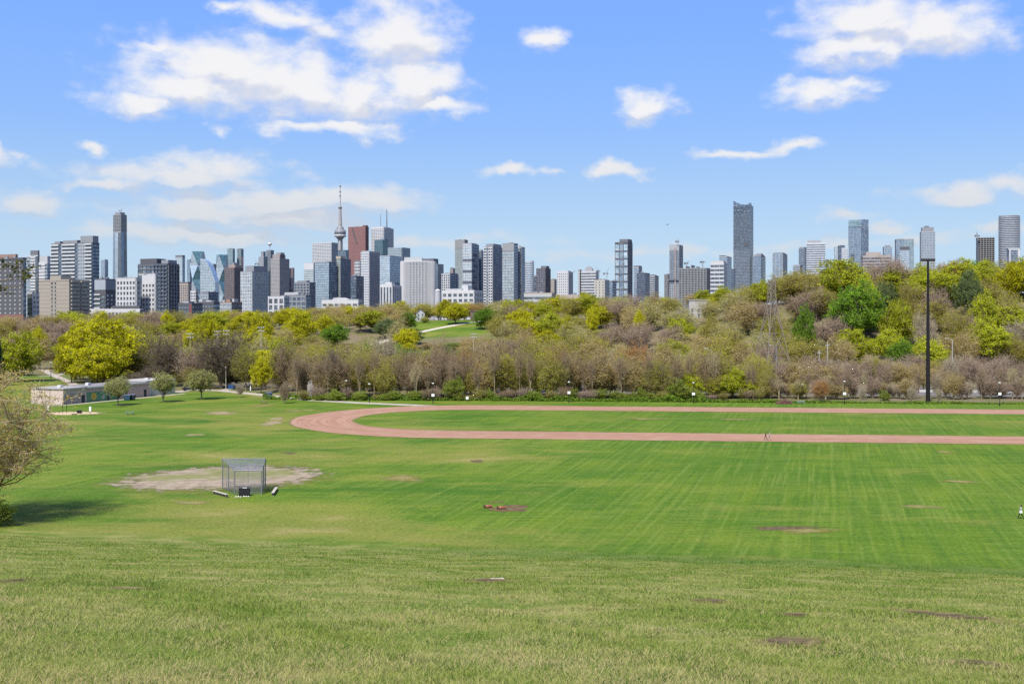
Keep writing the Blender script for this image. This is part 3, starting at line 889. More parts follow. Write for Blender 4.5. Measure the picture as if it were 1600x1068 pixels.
def tree(X, Y, h, wdt, kind, label=None, group=None, lean=0.0, bark=None):
    style, lc, bk, nm, words = KIND[kind]
    tme, cme = _tr.choice(PROTO[style])
    if group: wdt *= _tr.uniform(.72, 1.15)
    z = tz(X, Y)
    e = empty(nm, (X, Y, z - 0.15), label or words, 'shrub' if kind == 'bsh' else 'tree', group, _tr.uniform(0, 6.28))
    e.rotation_euler = (lean * math.cos(_tr.uniform(0, 6.28)), 0, e.rotation_euler[2])
    for nm2, me_ in (('trunk', tme), ('crown', cme)):
        o = link(nm2, me_, e)
        o.scale = (wdt, wdt, h)
        o.material_slots[0].link = 'OBJECT'; o.material_slots[0].material = BARK[bark or bk]
        if nm2 == 'crown':
            o.material_slots[1].link = 'OBJECT'; o.material_slots[1].material = leafmat(lc, hue=.08 if kind in ('yel', 'ydm', 'lim', 'grn') else .25)
    return e
def tree_px(x, ytop, wpx, Y, kind, label=None, group=None, **kw):
    X = X_at(x, Y)
    h = HC + (HY - ytop) * Y / F - tz(X, Y)
    return tree(X, Y, max(h, 1.2), wpx * Y / F, kind, label, group, **kw)
def place_words(x, Y):
    if x > 400 and Y < 425:
        row = 'in the belt' if Y < 358 else 'in the second row'
        for lim, wd in ((676, 'beside the track bend'), (889, 'between bend and middle lamp posts'), (1083, 'between middle and thin-end lamp posts'), (1320, 'towards the small rust crowned tree'), (1470, 'beside the tall floodlight mast'), (9999, 'near the red and white pickup')):
            if x < lim: return row + ' ' + wd, row + ' ' + wd
    if Y < 425: return 'on the park lawn beyond the mural building', 'beyond the mural building'
    if Y < 520:
        if x <= 400: return 'in the hollow beyond the park lawn', 'in the hollow'
        if x < 1000: return 'at the foot of the far hillside clearing', 'at the foot of the clearing'
        if x < 1300: return 'at the hill foot near the lattice tower', 'at the hill foot near the lattice tower'
        return 'at the hill foot behind the floodlight mast', 'at the hill foot behind the mast'
    if Y < 640:
        if x > 1300: return 'part way up the hill behind the floodlight mast', 'part way up the hill behind the mast'
        if x > 1000: return 'part way up the hill above the lattice tower', 'part way up the hill above the lattice tower'
        if x > 600: return 'on the low rise beside the hillside clearing', 'on the low rise beside the clearing'
        return 'on the low rise beyond the pale floodlight poles', 'on the low rise beyond the poles'
    if x > 960: return 'on the ridge behind the brick house', 'on the ridge behind the brick house'
    if x > 600: return 'on the wooded ridge round the hillside houses', 'on the ridge round the houses'
    return 'on the wooded ridge below the needle tower district', 'on the ridge below the needle tower'

# single trees one can point at
NAMED = [
 (165, 489, 112, 412, 'ydm', 'largest dense yellow-green maple towering behind the mural building'),
 (112, 508, 58, 418, 'ydm', 'yellow-green maple at the path side of the largest maple'),
 (158, 533, 92, 388, 'yel', 'greener low maple in front of the largest maple behind the mural building'),
 (28, 520, 74, 425, 'lim', 'lime green round tree beside the dark conifer past the mural building'),
 (-2, 530, 26, 400, 'con', 'dark conifer standing beyond the near budding tree'),
 (100, 600, 10, 345, 'con', 'small dark conifer just behind the mural building'),
 (232, 506, 90, 432, 'dol', 'tall olive tree leaning over the pale end of the mural building'),
 (262, 520, 80, 398, 'brn', 'dark leafless tree with leaning trunk behind the mural building'),
 (346, 516, 118, 384, 'brn', 'biggest dark leafless spreading tree beside the path bend'),
 (300, 540, 66, 392, 'bar', 'bushy brown leafless tree between two dark spreading trees'),
 (384, 540, 50, 374, 'dol', 'olive tree over the parked white car'),
 (408, 556, 36, 361, 'yel', 'slim bright yellow-green tree at the path edge'),
 (440, 526, 78, 372, 'dol', 'wide olive tree behind the slim bright yellow-green tree'),
 (600, 520, 66, 405, 'gry', 'tall grey tree with bare forked trunk rising over the belt'),
 (710, 585, 40, 331, 'bsh', 'lime green bush behind the first lamp post of the track'),
 (688, 527, 66, 348, 'rbr', 'tallest reddish brown tree behind the track bend'),
 (726, 540, 50, 352, 'ora', 'orange-tinged tree beside the tallest reddish brown tree'),
 (648, 545, 60, 346, 'rbr', 'reddish brown tree at the track bend'),
 (870, 538, 44, 346, 'rst', 'rust orange tree in the belt behind the running track'),
 (1145, 574, 40, 338, 'lim', 'bright lime tree standing out at the end of the belt'),
 (1062, 592, 46, 330, 'bsh', 'low green bush at the foot of the belt'),
 (1282, 590, 34, 327, 'rst', 'small rust crowned tree standing free on the grass strip'),
 (1382, 608, 20, 329, 'bsh', 'small round green shrub beside the tall floodlight mast'),
 (712, 473, 46, 700, 'yel', 'round bright yellow maple beside the hillside clearing'),
 (694, 466, 26, 740, 'yel', 'small yellow maple on the ridge above the clearing'),
 (634, 487, 38, 668, 'grn', 'fresh green tree beside the white gabled house'),
 (664, 494, 22, 716, 'olv', 'olive tree screening the white gabled house'),
 (602, 497, 40, 650, 'ced', 'dark green tree below the white gabled house'),
 (645, 512, 34, 620, 'ced', 'dark rounded tree at the edge of the hillside clearing'),
 (1318, 402, 88, 535, 'lim', 'broad flat-topped lime green tree on the ridge'),
 (1335, 444, 92, 486, 'grn', 'biggest round green tree on the far hillside'),
 (1352, 432, 40, 500, 'lim', 'lime tree tucked above the biggest round green tree'),
 (1402, 464, 54, 476, 'lim', 'round lime tree beside the tall floodlight mast'),
 (1382, 440, 40, 510, 'ced', 'dark evergreen above the round lime tree'),
 (1422, 432, 44, 505, 'olv', 'olive tree with open crown behind the tall floodlight mast'),
 (1395, 402, 90, 545, 'bar', 'large leafless tree on the ridge behind the floodlight mast'),
 (1512, 424, 44, 510, 'ced', 'dark blue-green evergreen on the upper hillside'),
 (1535, 458, 48, 480, 'lim', 'rounded lime tree below the dark blue-green evergreen'),
 (1496, 478, 46, 462, 'olv', 'olive tree beside the rounded lime tree on the hillside'),
 (1588, 405, 60, 530, 'yel', 'bright yellow maple at the end of the ridge'),
 (1485, 402, 80, 548, 'ora', 'yellow-orange tree cresting the ridge'),
 (1240, 418, 92, 575, 'olv', 'wide olive tree on the ridge under the banded white office block'),
 (1462, 446, 60, 498, 'bar', 'broad leafless tree on the open slope behind the floodlight mast'),
 (1448, 486, 56, 462, 'gry', 'grey leafless tree low on the slope behind the floodlight mast'),
 (1575, 455, 60, 490, 'olv', 'olive tree under the bright yellow maple at the end of the ridge'),
 (1265, 446, 60, 520, 'bar', 'leafless tree on the bare shoulder of the hill above the bright green tree'),
 (1590, 500, 56, 470, 'gry', 'grey leafless tree at the low end of the hillside'),
 (1255, 478, 34, 470, 'grn', 'bright green tree beside the steel lattice tower'),
]
for i, (x, yt, wp, Y, k, lab) in enumerate(NAMED):
    tree_px(x, yt, wp, Y, k, lab)
# belts of trees
def fill(xa, xb, step, Ya, Yb, top, pal, wjit=(0.85, 1.35), wpx=None, skip=None):
    x = xa
    while x < xb:
        xx = x + _tr.uniform(-0.4, 0.4) * step
        Y = _tr.uniform(Ya, Yb)
        x += step * _tr.uniform(0.75, 1.25)
        if skip and skip(xx, Y): continue
        kinds = pal(xx) if callable(pal) else pal
        k = _tr.choice(kinds)
        pw, pg = place_words(xx, Y)
        lab = KIND[k][4] + ' ' + pw
        grp = KIND[k][4] + 's ' + pg
        wp = (wpx or step * 1.6) * _tr.uniform(*wjit)
        if isinstance(top, tuple):
            h = _tr.uniform(*top)
            tree(X_at(xx, Y), Y, h, wp * Y / F, k, lab, grp)
        else:
            tree_px(xx, top(xx) + _tr.uniform(-9, 10), wp, Y, k, lab, grp)
def itp(xs, vs): return lambda x: float(np.interp(x, xs, vs))
topA = itp([430, 480, 560, 620, 660, 720, 800, 900, 1000, 1060, 1120, 1200, 1400, 1600], [558, 545, 550, 565, 552, 555, 548, 545, 552, 572, 578, 590, 588, 586])
topB = itp([400, 450, 560, 620, 700, 760, 900, 1000, 1060, 1150, 1250, 1400, 1600], [545, 532, 533, 560, 540, 535, 520, 528, 545, 556, 562, 565, 562])
def palA(x):
    if x < 620: return ['dol', 'dol', 'olv', 'brn', 'olv', 'rbr']
    if x < 770: return ['rbr', 'tan', 'dol', 'rbr', 'olv']
    if x < 900: return ['olv', 'dol', 'rbr', 'tan', 'olv']
    if x < 1060: return ['tan', 'dol', 'olv', 'gry', 'rst', 'olv', 'tan']
    if x < 1180: return ['olv', 'olv', 'tan', 'lim']
    if x < 1260: return ['bar', 'olv', 'tan']
    return ['bar', 'bar', 'bar', 'gry', 'bar', 'bar', 'tan']
def palB(x):
    if x < 620: return ['dol', 'olv', 'rbr', 'olv']
    if x < 900: return ['dol', 'olv', 'rbr', 'tan', 'olv']
    if x < 1060: return ['olv', 'tan', 'rst', 'tan', 'olv']
    if x < 1200: return ['olv', 'olv', 'tan', 'pal']
    return ['bar', 'bar', 'bar', 'gry', 'tan', 'bar']
fill(470, 1190, 26, 334, 346, topA, palA, wpx=50)
fill(1195, 1620, 22, 333, 342, topA, palA, wpx=36, skip=lambda x, Y: abs(x - 1450) < 14)
fill(455, 1190, 32, 358, 376, topB, palB, wpx=60)
fill(1190, 1620, 26, 372, 384, topB, palB, wpx=44)
fill(470, 1200, 19, 329.5, 332.5, (1.8, 4.5), ['bsh', 'rbr', 'bsh', 'bar', 'dol'], wpx=28)
fill(470, 1200, 15, 338, 352, (9, 15), ['rbr', 'dol', 'olv', 'tan', 'rbr', 'dol'], wpx=44)
fill(1190, 1620, 26, 336, 344, (3, 6), ['bar', 'bar', 'gry', 'tan'], wpx=34, skip=lambda x, Y: abs(x - 1450) < 14)
fill(470, 1200, 34, 333, 338, (9, 16), ['stm', 'stk', 'stk', 'stk'], wpx=24)
fill(1200, 1620, 24, 333, 338, (6, 10), ['stk', 'stm', 'stk'], wpx=17, skip=lambda x, Y: abs(x - 1450) < 10)
fill(215, 470, 22, 384, 402, (4, 8), ['brn', 'bar', 'brn', 'dol'], wpx=44)
fill(130, 470, 30, 425, 445, (8, 12), ['brn', 'bar', 'olv', 'dol'], wpx=56)
# valley floor and far hillside
def palR(x):
    if x < 1120: return ['tan', 'olv', 'ora', 'pal', 'bar', 'tan', 'lim']
    if x < 1300: return ['bar', 'olv', 'olv', 'pal', 'rbr', 'lim', 'olv', 'tan']
    return ['bar', 'tan', 'olv', 'grn', 'olv', 'lim', 'lim', 'olv', 'lim', 'bar']
def palC(x):
    if x < 260: return ['olv', 'tan', 'pal', 'lim', 'bar']
    if x < 520: return ['yel', 'olv', 'pal', 'tan', 'dol', 'lim', 'yel']
    if x < 780: return ['tan', 'olv', 'pal', 'lim', 'ora', 'tan', 'tan', 'yel', 'grn']
    return ['pal', 'bar', 'tan', 'lim', 'olv', 'yel', 'pal', 'olv']
def hole(x, Y):
    if 520 < x < 650 and 560 < Y < 660: return abs(Y - (575 + (x - 505) * 0.62)) < 22
    return 640 < x < 752 and 600 < Y < 728
low = lambda x, Y: 620 < x < 770
fill(1040, 1640, 34, 440, 468, (13, 18), palR, wpx=66)
fill(1020, 1640, 34, 476, 500, (13, 18), palR, wpx=66)
fill(1000, 1640, 34, 512, 545, (13, 18), palR, wpx=62)
fill(990, 1640, 34, 560, 590, (13, 18), palR, wpx=56)
fill(960, 1300, 30, 600, 650, (12, 16), palR, wpx=50)
fill(1020, 1640, 26, 412, 436, (7, 11), ['bar', 'gry', 'bar', 'olv'], wpx=50)
fill(130, 1030, 36, 440, 470, (11, 15), palC, wpx=66, skip=low)
fill(0, 62, 30, 440, 470, (11, 15), palC, wpx=60)
fill(540, 770, 34, 440, 470, (7, 10), palC, wpx=56)
fill(0, 1010, 34, 520, 550, (12, 16), palC, wpx=58, skip=low)
fill(560, 780, 28, 535, 560, (6, 9), palC, wpx=44)
fill(560, 650, 24, 572, 590, (6, 8), palC, wpx=40, skip=hole)
fill(600, 790, 17, 585, 606, (3, 5.5), palC, wpx=30)
fill(590, 780, 18, 612, 632, (2, 3.6), ['olv', 'tan', 'pal', 'bar', 'lim'], wpx=26, skip=hole)
fill(745, 1000, 26, 570, 590, (9, 12), palC, wpx=50)
fill(0, 1000, 28, 600, 630, (11, 15), palC, wpx=50, skip=hole)
fill(0, 1000, 26, 665, 700, (11, 15), palC, wpx=44, skip=hole)
fill(0, 990, 22, 735, 775, (11, 15), palC, wpx=40)
fill(0, 980, 24, 800, 830, (10, 14), palC, wpx=38)
fill(1290, 1640, 24, 596, 625, (11, 15), palR, wpx=52)
fill(1000, 1300, 26, 665, 700, (9, 12), palR, wpx=44)
fill(1290, 1640, 30, 548, 556, (3, 6), ['bar', 'tan', 'olv', 'bsh'], wpx=40)
# bright maples dotted through the ridge
for x, yt, wp, Y in ((470, 484, 54, 640), (330, 498, 60, 560), (405, 488, 58, 620), (300, 508, 46, 545), (510, 492, 34, 660), (548, 478, 30, 720), (812, 482, 40, 640), (834, 473, 26, 690),
                     (915, 458, 34, 700), (926, 480, 32, 600), (886, 494, 24, 590), (999, 484, 26, 560), (1036, 464, 22, 640), (262, 487, 30, 700), (60, 512, 36, 600), (1112, 464, 26, 600), (790, 470, 26, 720)):
    pw, pg = place_words(x, Y)
    tree_px(x, yt, wp, Y, 'yel', KIND['yel'][4] + ' ' + pw, KIND['yel'][4] + 's ' + pg)
# young lawn trees near the mural building
for x, yt, wp, yb, lab in ((184, 584, 44, 633, 'young grey-green tree over the dark picnic table'), (255, 578, 42, 628, 'young grey-green tree before the pale end of the mural building'), (315, 574, 50, 624, 'young grey-green tree with black trunk nearest the path')):
    X0, Y0 = g0(0, yb)
    tree_px(x, yt, wp, Y0, 'lwn', lab, None, bark='dark')
for x, yt, wp, yb, lab, bk in ((485, 594, 14, 623, 'white-stemmed sapling beside the path', 'white'), (445, 594, 26, 630, 'bare sapling on the lawn near the blue dumpster', 'brown'), (375, 597, 18, 620, 'grey sapling at the path bend', 'grey'),
                               (1424, 600, 16, 629, 'thin bare sapling beside the tall floodlight mast', 'grey'), (1348, 600, 16, 629, 'thin bare sapling on the strip behind the track', 'grey'), (1468, 604, 14, 630, 'thin sapling between floodlight mast and lamp post', 'grey')):
    X0, Y0 = g0(0, yb)
    tree_px(x, yt, wp, Y0, 'gry', lab, None, bark=bk)

# undergrowth at the foot of the belt
rng = np.random.default_rng(3)
n = 12000
ux = rng.random(n) * 250 - 75
uy = 327.0 - 0.085 * ux + np.abs(rng.normal(0, 2.2, n))
thin = 1 / (1 + np.exp((ux - 72) / 5))
hh = 1.5 * np.abs(np.sin(ux * .31) * np.sin(ux * 0.083 + 1)) + 0.5
uz = terr(ux, uy) + rng.random(n) * hh * (0.25 + 0.75 * thin)
lv, lq = leaves(np.stack([ux, uy, uz], -1), 0.42, rng)
me = np_mesh('undergrowth', lv, quads=lq, tone=np.repeat(rng.random(n), 4))
me.materials.append(leafmat((0.130, 0.215, 0.030)))
tag(link('undergrowth', me, kind='stuff'), 'low green undergrowth at the foot of the tree belt', 'undergrowth')

# the near budding tree whose crown enters from the side, and the overhanging bough
def near_tree():
    tme, cme = tree_mesh(203, 'leaf', n2=90, n3=1100, n4=12500, nleaf=3, leaf=0.0056, spread=0.019, twig=.0011, zc=.52, rz=.48, zbase=.06, trunk_r=.016, shell=.45)
    Y = 133.0
    X = X_at(-45, Y)
    e = empty('budding_tree', (X, Y, tz(X, Y) - 0.2), 'near tree with fine olive-brown buds beside the ball diamond slope', 'tree', rz=0.8)
    h = HC + (HY - 556) * Y / F - tz(X, Y)
    for nm, me_ in (('trunk', tme), ('crown', cme)):
        o = link(nm, me_, e)
        o.scale = (23.5, 23.5, h)
        o.material_slots[0].link = 'OBJECT'; o.material_slots[0].material = BARK['brown' if nm == 'trunk' else 'tan']
        if nm == 'crown':
            o.material_slots[1].link = 'OBJECT'; o.material_slots[1].material = leafmat((0.480, 0.385, 0.095))
    tree_px(-4, 776, 56, 129.5, 'bsh', 'dark green bush at the foot of the near budding tree')
near_tree()
def bough_tree():
    """a tall tree standing just outside the frame; one bough with opening leaves reaches in"""
    Y = 30.0
    X0 = -25.0
    zg = tz(X0, Y)
    e = empty('overhanging_tree', (X0, Y, zg - 0.1), 'tall tree with a slender bough of opening leaves against the sky', 'tree')
    rng = np.random.default_rng(8)
    rr = random.Random(8)
    tk = MB()
    pts = [Vector((0, 0, 0)), Vector((.1, 0, 2.5)), Vector((-.1, .1, 5)), Vector((.15, 0, 7.5)), Vector((0, .1, 10)), Vector((0, 0, 13))]
    for i in range(5): tk.tube(pts[i], pts[i + 1], 0.26 - 0.045 * i, 0.26 - 0.045 * (i + 1), 8)
    br = MB(); C = []
    def shoot(p, d, L, r, n, jit, lift, sub, depth):
        for i in range(n):
            d2 = (d + Vector((rr.uniform(-jit, jit), rr.uniform(-jit, jit), rr.uniform(-jit, jit) + lift))).normalized()
            q = p + d2 * (L / n)
            br.tube(p, q, max(.004, r * (1 - .8 * i / n)), max(.004, r * (1 - .8 * (i + 1) / n)), 5, False)
            if depth and i >= n * (.55 if depth == 2 else 0):
                for k in range(2):
                    s_ = Vector((rr.uniform(-.2, .9), rr.uniform(-.7, .7), rr.uniform(-.1, 1.0))).normalized()
                    shoot(q, s_, sub * rr.uniform(.6, 1.3), .010 if depth == 2 else .006, 3, .25, .05, sub * .45, depth - 1)
            elif not depth:
                for k in range(2): C.append(q + Vector((rr.gauss(0, .03), rr.gauss(0, .03), rr.gauss(0.015, .03))))
            p, d = q, d2
    for z, tgt, L in ((8.2, (1, .05, .04), 11.4), (7.5, (1, .1, .02), 10.9), (6.9, (1, .0, .02), 10.6), (8.6, (-1, .2, .5), 6), (9.5, (-.8, -.6, .8), 5), (8.5, (-.9, .5, .5), 5.5), (11, (-.1, .2, 1), 4)):
        shoot(Vector((0, 0, z)), Vector(tgt).normalized(), L, 0.075, 12, .07, .012, .62, 2)
    tk.build('trunk', BARK['brown'], e, smooth=True)
    b_ = br.build('bough', BARK['dark'], e)
    C = np.array([tuple(c) for c in C])
    v, q = leaves(C, 0.06, rng, 0.2, 1.7)
    me = np_mesh('leaf_cluster', v, quads=q, tone=np.repeat(rng.random(len(C)), 4))
    me.materials.append(leafmat((0.085, 0.095, 0.022), 0.3))
    link('foliage', me, e, kind='stuff')
bough_tree()

# ------------------------------------------------------------------ the city
GRID_A = 23.5
WHITE, OFFW, LGREY, MGREY, DGREY = (.68, .68, .69), (.55, .56, .57), (.43, .45, .48), (.29, .31, .34), (.16, .17, .195)
BEIGE, TANC, CHAR, NAVY, BROWN, REDB = (.44, .39, .33), (.50, .43, .34), (.085, .09, .11), (.075, .095, .14), (.16, .125, .125), (.25, .105, .095)
CONC = (.33, .32, .31)
G_DK = dict(color=(.12, .145, .175), light=(.34, .38, .42), frac=.10)
G_NV = dict(color=(.13, .175, .235), light=(.38, .43, .48), frac=.14)
G_BL = dict(color=(.22, .31, .40), light=(.45, .50, .54), frac=.18)
G_PL = dict(color=(.42, .52, .58), light=(.62, .66, .68), frac=.25)
G_GN = dict(color=(.23, .33, .36), light=(.42, .48, .47), frac=.20)
G_TL = dict(color=(.08, .16, .19), light=(.20, .30, .33), frac=.12)
def GL(d, cell=(1.7, 1.7, 3.2)): return glass(d['color'], d['light'] and tuple(q * .72 for q in d['light']), cell, d['frac'])
def WL(c): return flat(tuple(round(.60 * q + .030, 4) for q in c), 0.75, var=0.10, scale=0.12)
def seg(f0=0, f1=1, g=G_DK, w=LGREY, sp=.4, fh=3.2, pier=0.0, bay=3.4, proud=.35, z0=0.0, z1=1.0):
    return dict(f0=f0, f1=f1, g=g, w=w, sp=sp, fh=fh, pier=pier, bay=bay, proud=proud, z0=z0, z1=z1)
def building(x0, xs, x1, yt, D, label, core=LGREY, A=None, Bf=None, pent=(), name='tower_block', a=GRID_A, depth=24.0, cat='building', base=None, roofc=None, group=None):  # Bf walls mostly darker than A: shade of that side put into the colour
    ca, sa = math.cos(R(a)), math.sin(R(a))
    Cx = X_at(xs, D)
    u0, u1 = (x0 - 800) / F, (x1 - 800) / F
    L = (Cx - u0 * D) / (ca + u0 * sa)
    if x1 > xs:
        den = sa - u1 * ca
        Rr = (u1 * D - Cx) / den if den > 0.08 else depth
        Rr = min(Rr, 110)
    else: Rr = depth
    z0 = tz(Cx, D) - 1.0 if base is None else base
    H = HC + (HY - yt) * D / F - z0
    e = empty(name, (Cx, D, z0), label, cat, group, -R(a))
    MB().box(-L, 0, 0, Rr, 0, H).build('wall', WL(core), e)
    parts = {}
    def get(nm, mt):
        return parts.setdefault((nm, mt.name), (MB(), nm, mt))[0]
    def bx(mb, face, p0, p1, o, za, zb):
        if face == 'A': mb.box(-L + p0, -L + p1, -o, 0.0, za, zb)
        else: mb.box(0.0, o, p0, p1, za, zb)
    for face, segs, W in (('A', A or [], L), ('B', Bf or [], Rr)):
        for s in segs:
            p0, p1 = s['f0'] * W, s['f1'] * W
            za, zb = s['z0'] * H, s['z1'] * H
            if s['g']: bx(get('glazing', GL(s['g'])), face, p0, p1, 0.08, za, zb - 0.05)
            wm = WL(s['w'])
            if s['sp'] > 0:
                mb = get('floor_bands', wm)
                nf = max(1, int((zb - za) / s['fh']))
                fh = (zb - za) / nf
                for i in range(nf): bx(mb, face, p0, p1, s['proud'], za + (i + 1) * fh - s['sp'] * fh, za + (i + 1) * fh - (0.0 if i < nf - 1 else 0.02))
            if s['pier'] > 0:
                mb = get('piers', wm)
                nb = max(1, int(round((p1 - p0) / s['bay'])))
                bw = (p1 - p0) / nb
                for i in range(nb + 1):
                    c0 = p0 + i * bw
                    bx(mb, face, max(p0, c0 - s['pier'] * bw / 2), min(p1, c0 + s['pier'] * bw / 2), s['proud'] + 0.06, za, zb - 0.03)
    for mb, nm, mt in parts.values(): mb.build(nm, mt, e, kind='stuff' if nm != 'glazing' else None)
    rp = MB()
    for (xa, xb, ya, yb) in ((-L - .2, .2, -.25, .25), (-L - .2, .2, Rr - .25, Rr + .25), (-L - .2, -L + .3, .26, Rr - .26), (-.3, .2, .26, Rr - .26)):
        rp.box(xa, xb, ya, yb, H - 0.3, H + 0.9)
    rp.build('roof_parapet', WL(roofc or core), e)
    for (fa, fb, ga, gb, h, c) in pent:
        MB().box(-L + fa * L, -L + fb * L, ga * Rr, gb * Rr, H + 0.002, H + h).build('penthouse', WL(c), e)
    # small plant on the roof
    rr = random.Random(int(x0 * 31 + yt))
    pm = MB()
    for i in range(3):
        cx, cy, s_ = -L * rr.uniform(.15, .85), Rr * rr.uniform(.2, .8), rr.uniform(.8, 2.0)
        pm.box(cx - s_, cx + s_, cy - s_ * .7, cy + s_ * .7, H + 0.01, H + rr.uniform(1.2, 2.6))
    pm.build('roof_plant', WL(MGREY), e, kind='stuff')
    e['dims'] = (L, Rr, H)
    return e, L, Rr, H
def tower_poly(x, D, yt, pts, label, g, w, fh=3.3, sp=.35, proud=1.03, name='tower_block', a=0.0, top=None, ring=None):
    """slab tower on any footprint: pts are local metres about the centre"""
    X0 = X_at(x, D); z0 = tz(X0, D) - 1
    H = HC + (HY - yt) * D / F - z0
    e = empty(name, (X0, D, z0), label, 'building', None, -R(a))
    MB().prism(pts, 0, H).build('glazing', GL(g), e)
    sl = MB()
    n = int(H / fh)
    for i in range(1, n + 1):
        sl.prism([(px * proud, py * proud) for px, py in pts], i * fh - sp * fh, i * fh)
    sl.build('floor_bands', WL(w), e, kind='stuff')
    MB().prism([(px * 1.01, py * 1.01) for px, py in pts], H, H + 1.2).build('roof_parapet', WL(w), e)
    return e, H
def ell(rx, ry, n=20, a0=0.0): return [(rx * math.cos(a0 + 2 * math.pi * i / n), ry * math.sin(a0 + 2 * math.pi * i / n)) for i in range(n)]

# ---- left group
e, L, Rr, H = building(-24, 36, 41, 404, 800, 'charcoal slab block with white square windows over a red brick base', CHAR,
    [seg(w=CHAR, g=None, sp=0)], [seg(w=DGREY, g=G_NV, sp=.3)], [(.3, .8, .2, .8, 3.5, (.35, .2, .15))])
for zz0, c, nm in ((0.0, REDB, 'brick_base'),):
    MB().box(-L - .15, .15, -.12, 0, zz0, HC + (HY - 491) * 800 / F - (tz(X_at(36, 800), 800) - 1)).build(nm, WL(c), e)
nf = int((H - 4) / 3.05)
wproto = None
for r_ in range(3, nf):
    for cxx in np.arange(-L + 2.0, -2, 4.75):
        if wproto is None:
            wproto = MB().box(-.66, .66, -.18, 0, -.55, .55).build('window', WL(WHITE), e)
            o = wproto
            pproto = MB().box(-.05, .55, -.22, -.181, -.45, .30).build('pane', GL(G_DK), o)
        else:
            o = wproto.copy(); col.objects.link(o); o.parent = e
            p2 = pproto.copy(); col.objects.link(p2); p2.parent = o
        o.location = (cxx, 0, H - 2.6 - (nf - 1 - r_) * 3.05)
building(42, 59, 62, 400, 1150, 'tall pale apartment tower with dark crown behind the charcoal slab', WHITE,
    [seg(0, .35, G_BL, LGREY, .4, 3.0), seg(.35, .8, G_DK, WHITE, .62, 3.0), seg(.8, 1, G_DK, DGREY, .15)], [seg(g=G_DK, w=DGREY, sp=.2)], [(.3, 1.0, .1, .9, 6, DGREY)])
building(61, 74, 81, 411, 1080, 'short white block with strip windows beside the tall pale apartment tower', WHITE,
    [seg(0, .72, G_DK, WHITE, .74, 3.1), seg(.72, 1, G_NV, LGREY, .35)], [seg(g=G_NV, w=LGREY, sp=.4)], [(0, .95, .1, .9, 7, OFFW)])
building(43, 50, 61, 459, 830, 'low white stepped block with dark balconies beside the beige apartment slab', WHITE,
    [seg(g=G_DK, w=DGREY, sp=.25)], [seg(g=G_DK, w=WHITE, sp=.5, pier=.35, bay=4)])
e, L, Rr, H = building(61, 108, 140, 438, 860, 'beige concrete apartment slab with recessed balconies', BEIGE,
    [seg(0, .40, None, (.40, .355, .30), .06, 2.9, proud=.10), seg(.40, .46, G_DK, BEIGE, .45, 2.9), seg(.52, .57, G_DK, BEIGE, .45, 2.9), seg(.60, 1, None, (.40, .355, .30), .06, 2.9, proud=.10)],
    [seg(.08, .46, G_DK, TANC, .40, 2.9, proud=1.4), seg(.54, .96, G_DK, TANC, .40, 2.9, proud=1.4)], [(.30, .66, .1, .6, 4.0, BEIGE)])
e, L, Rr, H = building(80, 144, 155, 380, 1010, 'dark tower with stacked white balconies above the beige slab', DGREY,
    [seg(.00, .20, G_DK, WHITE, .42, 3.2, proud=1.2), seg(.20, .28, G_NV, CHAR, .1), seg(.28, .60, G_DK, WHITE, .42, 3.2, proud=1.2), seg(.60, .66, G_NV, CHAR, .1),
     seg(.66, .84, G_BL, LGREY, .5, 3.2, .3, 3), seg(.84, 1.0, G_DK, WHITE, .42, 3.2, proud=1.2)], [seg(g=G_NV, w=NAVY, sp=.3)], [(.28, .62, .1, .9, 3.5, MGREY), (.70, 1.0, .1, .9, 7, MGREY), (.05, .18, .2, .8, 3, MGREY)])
building(157.5, 164, 169, 406, 3000, 'slender far blue-grey tower beside the dark balcony tower', LGREY, [seg(g=G_BL, w=LGREY, sp=.3)], [seg(g=G_BL, w=MGREY, sp=.3)])
building(148, 165, 184, 437, 910, 'charcoal block with pale metal top storey', CHAR,
    [seg(0, .55, G_DK, WHITE, .3, 3.3, proud=1, z1=.72), seg(.55, 1, G_NV, CHAR, .4, z1=.72), seg(0, 1, None, (.42, .47, .52), 1.0, 9, z0=.80, proud=.3)],
    [seg(g=G_PL, w=CHAR, sp=.5, pier=.5, bay=4.2, z1=.75), seg(0, 1, None, (.24, .28, .32), 1.0, 9, z0=.80, proud=.3)])  # top storey darker on Bf, its shaded side put into the colour
building(181, 213, 219, 436, 850, 'white residential block with punched square windows', OFFW,
    [seg(.0, .06, None, WHITE, 0), seg(.06, .98, G_DK, WHITE, .42, 3.6, .44, 3.0, .5, .28)], [seg(g=G_DK, w=OFFW, sp=.4, fh=3.6, pier=.4, z0=.28)], [(-.04, .9, .2, .9, 1.5, LGREY)])
building(217, 243, 247, 429, 862, 'white residential block with tall blank parapet beside its twin', OFFW,
    [seg(0, .18, G_NV, CHAR, .15, proud=.2), seg(.22, .98, G_DK, WHITE, .42, 3.6, .44, 3.0, .5, z1=.86), seg(.22, .98, None, WHITE, 1.0, 9, z0=.86)], [seg(g=G_DK, w=OFFW, sp=.45, pier=.4)])
building(143, 219, 224, 484, 838, 'long low white podium with square windows', WHITE, [seg(0, .35, None, WHITE, .9, 3), seg(.35, 1, G_DK, WHITE, .4, 3.8, .4, 3.6, .4)], [seg(g=G_DK, w=CHAR, sp=.3)], [(.42, .98, .1, .9, 3.2, CHAR)])
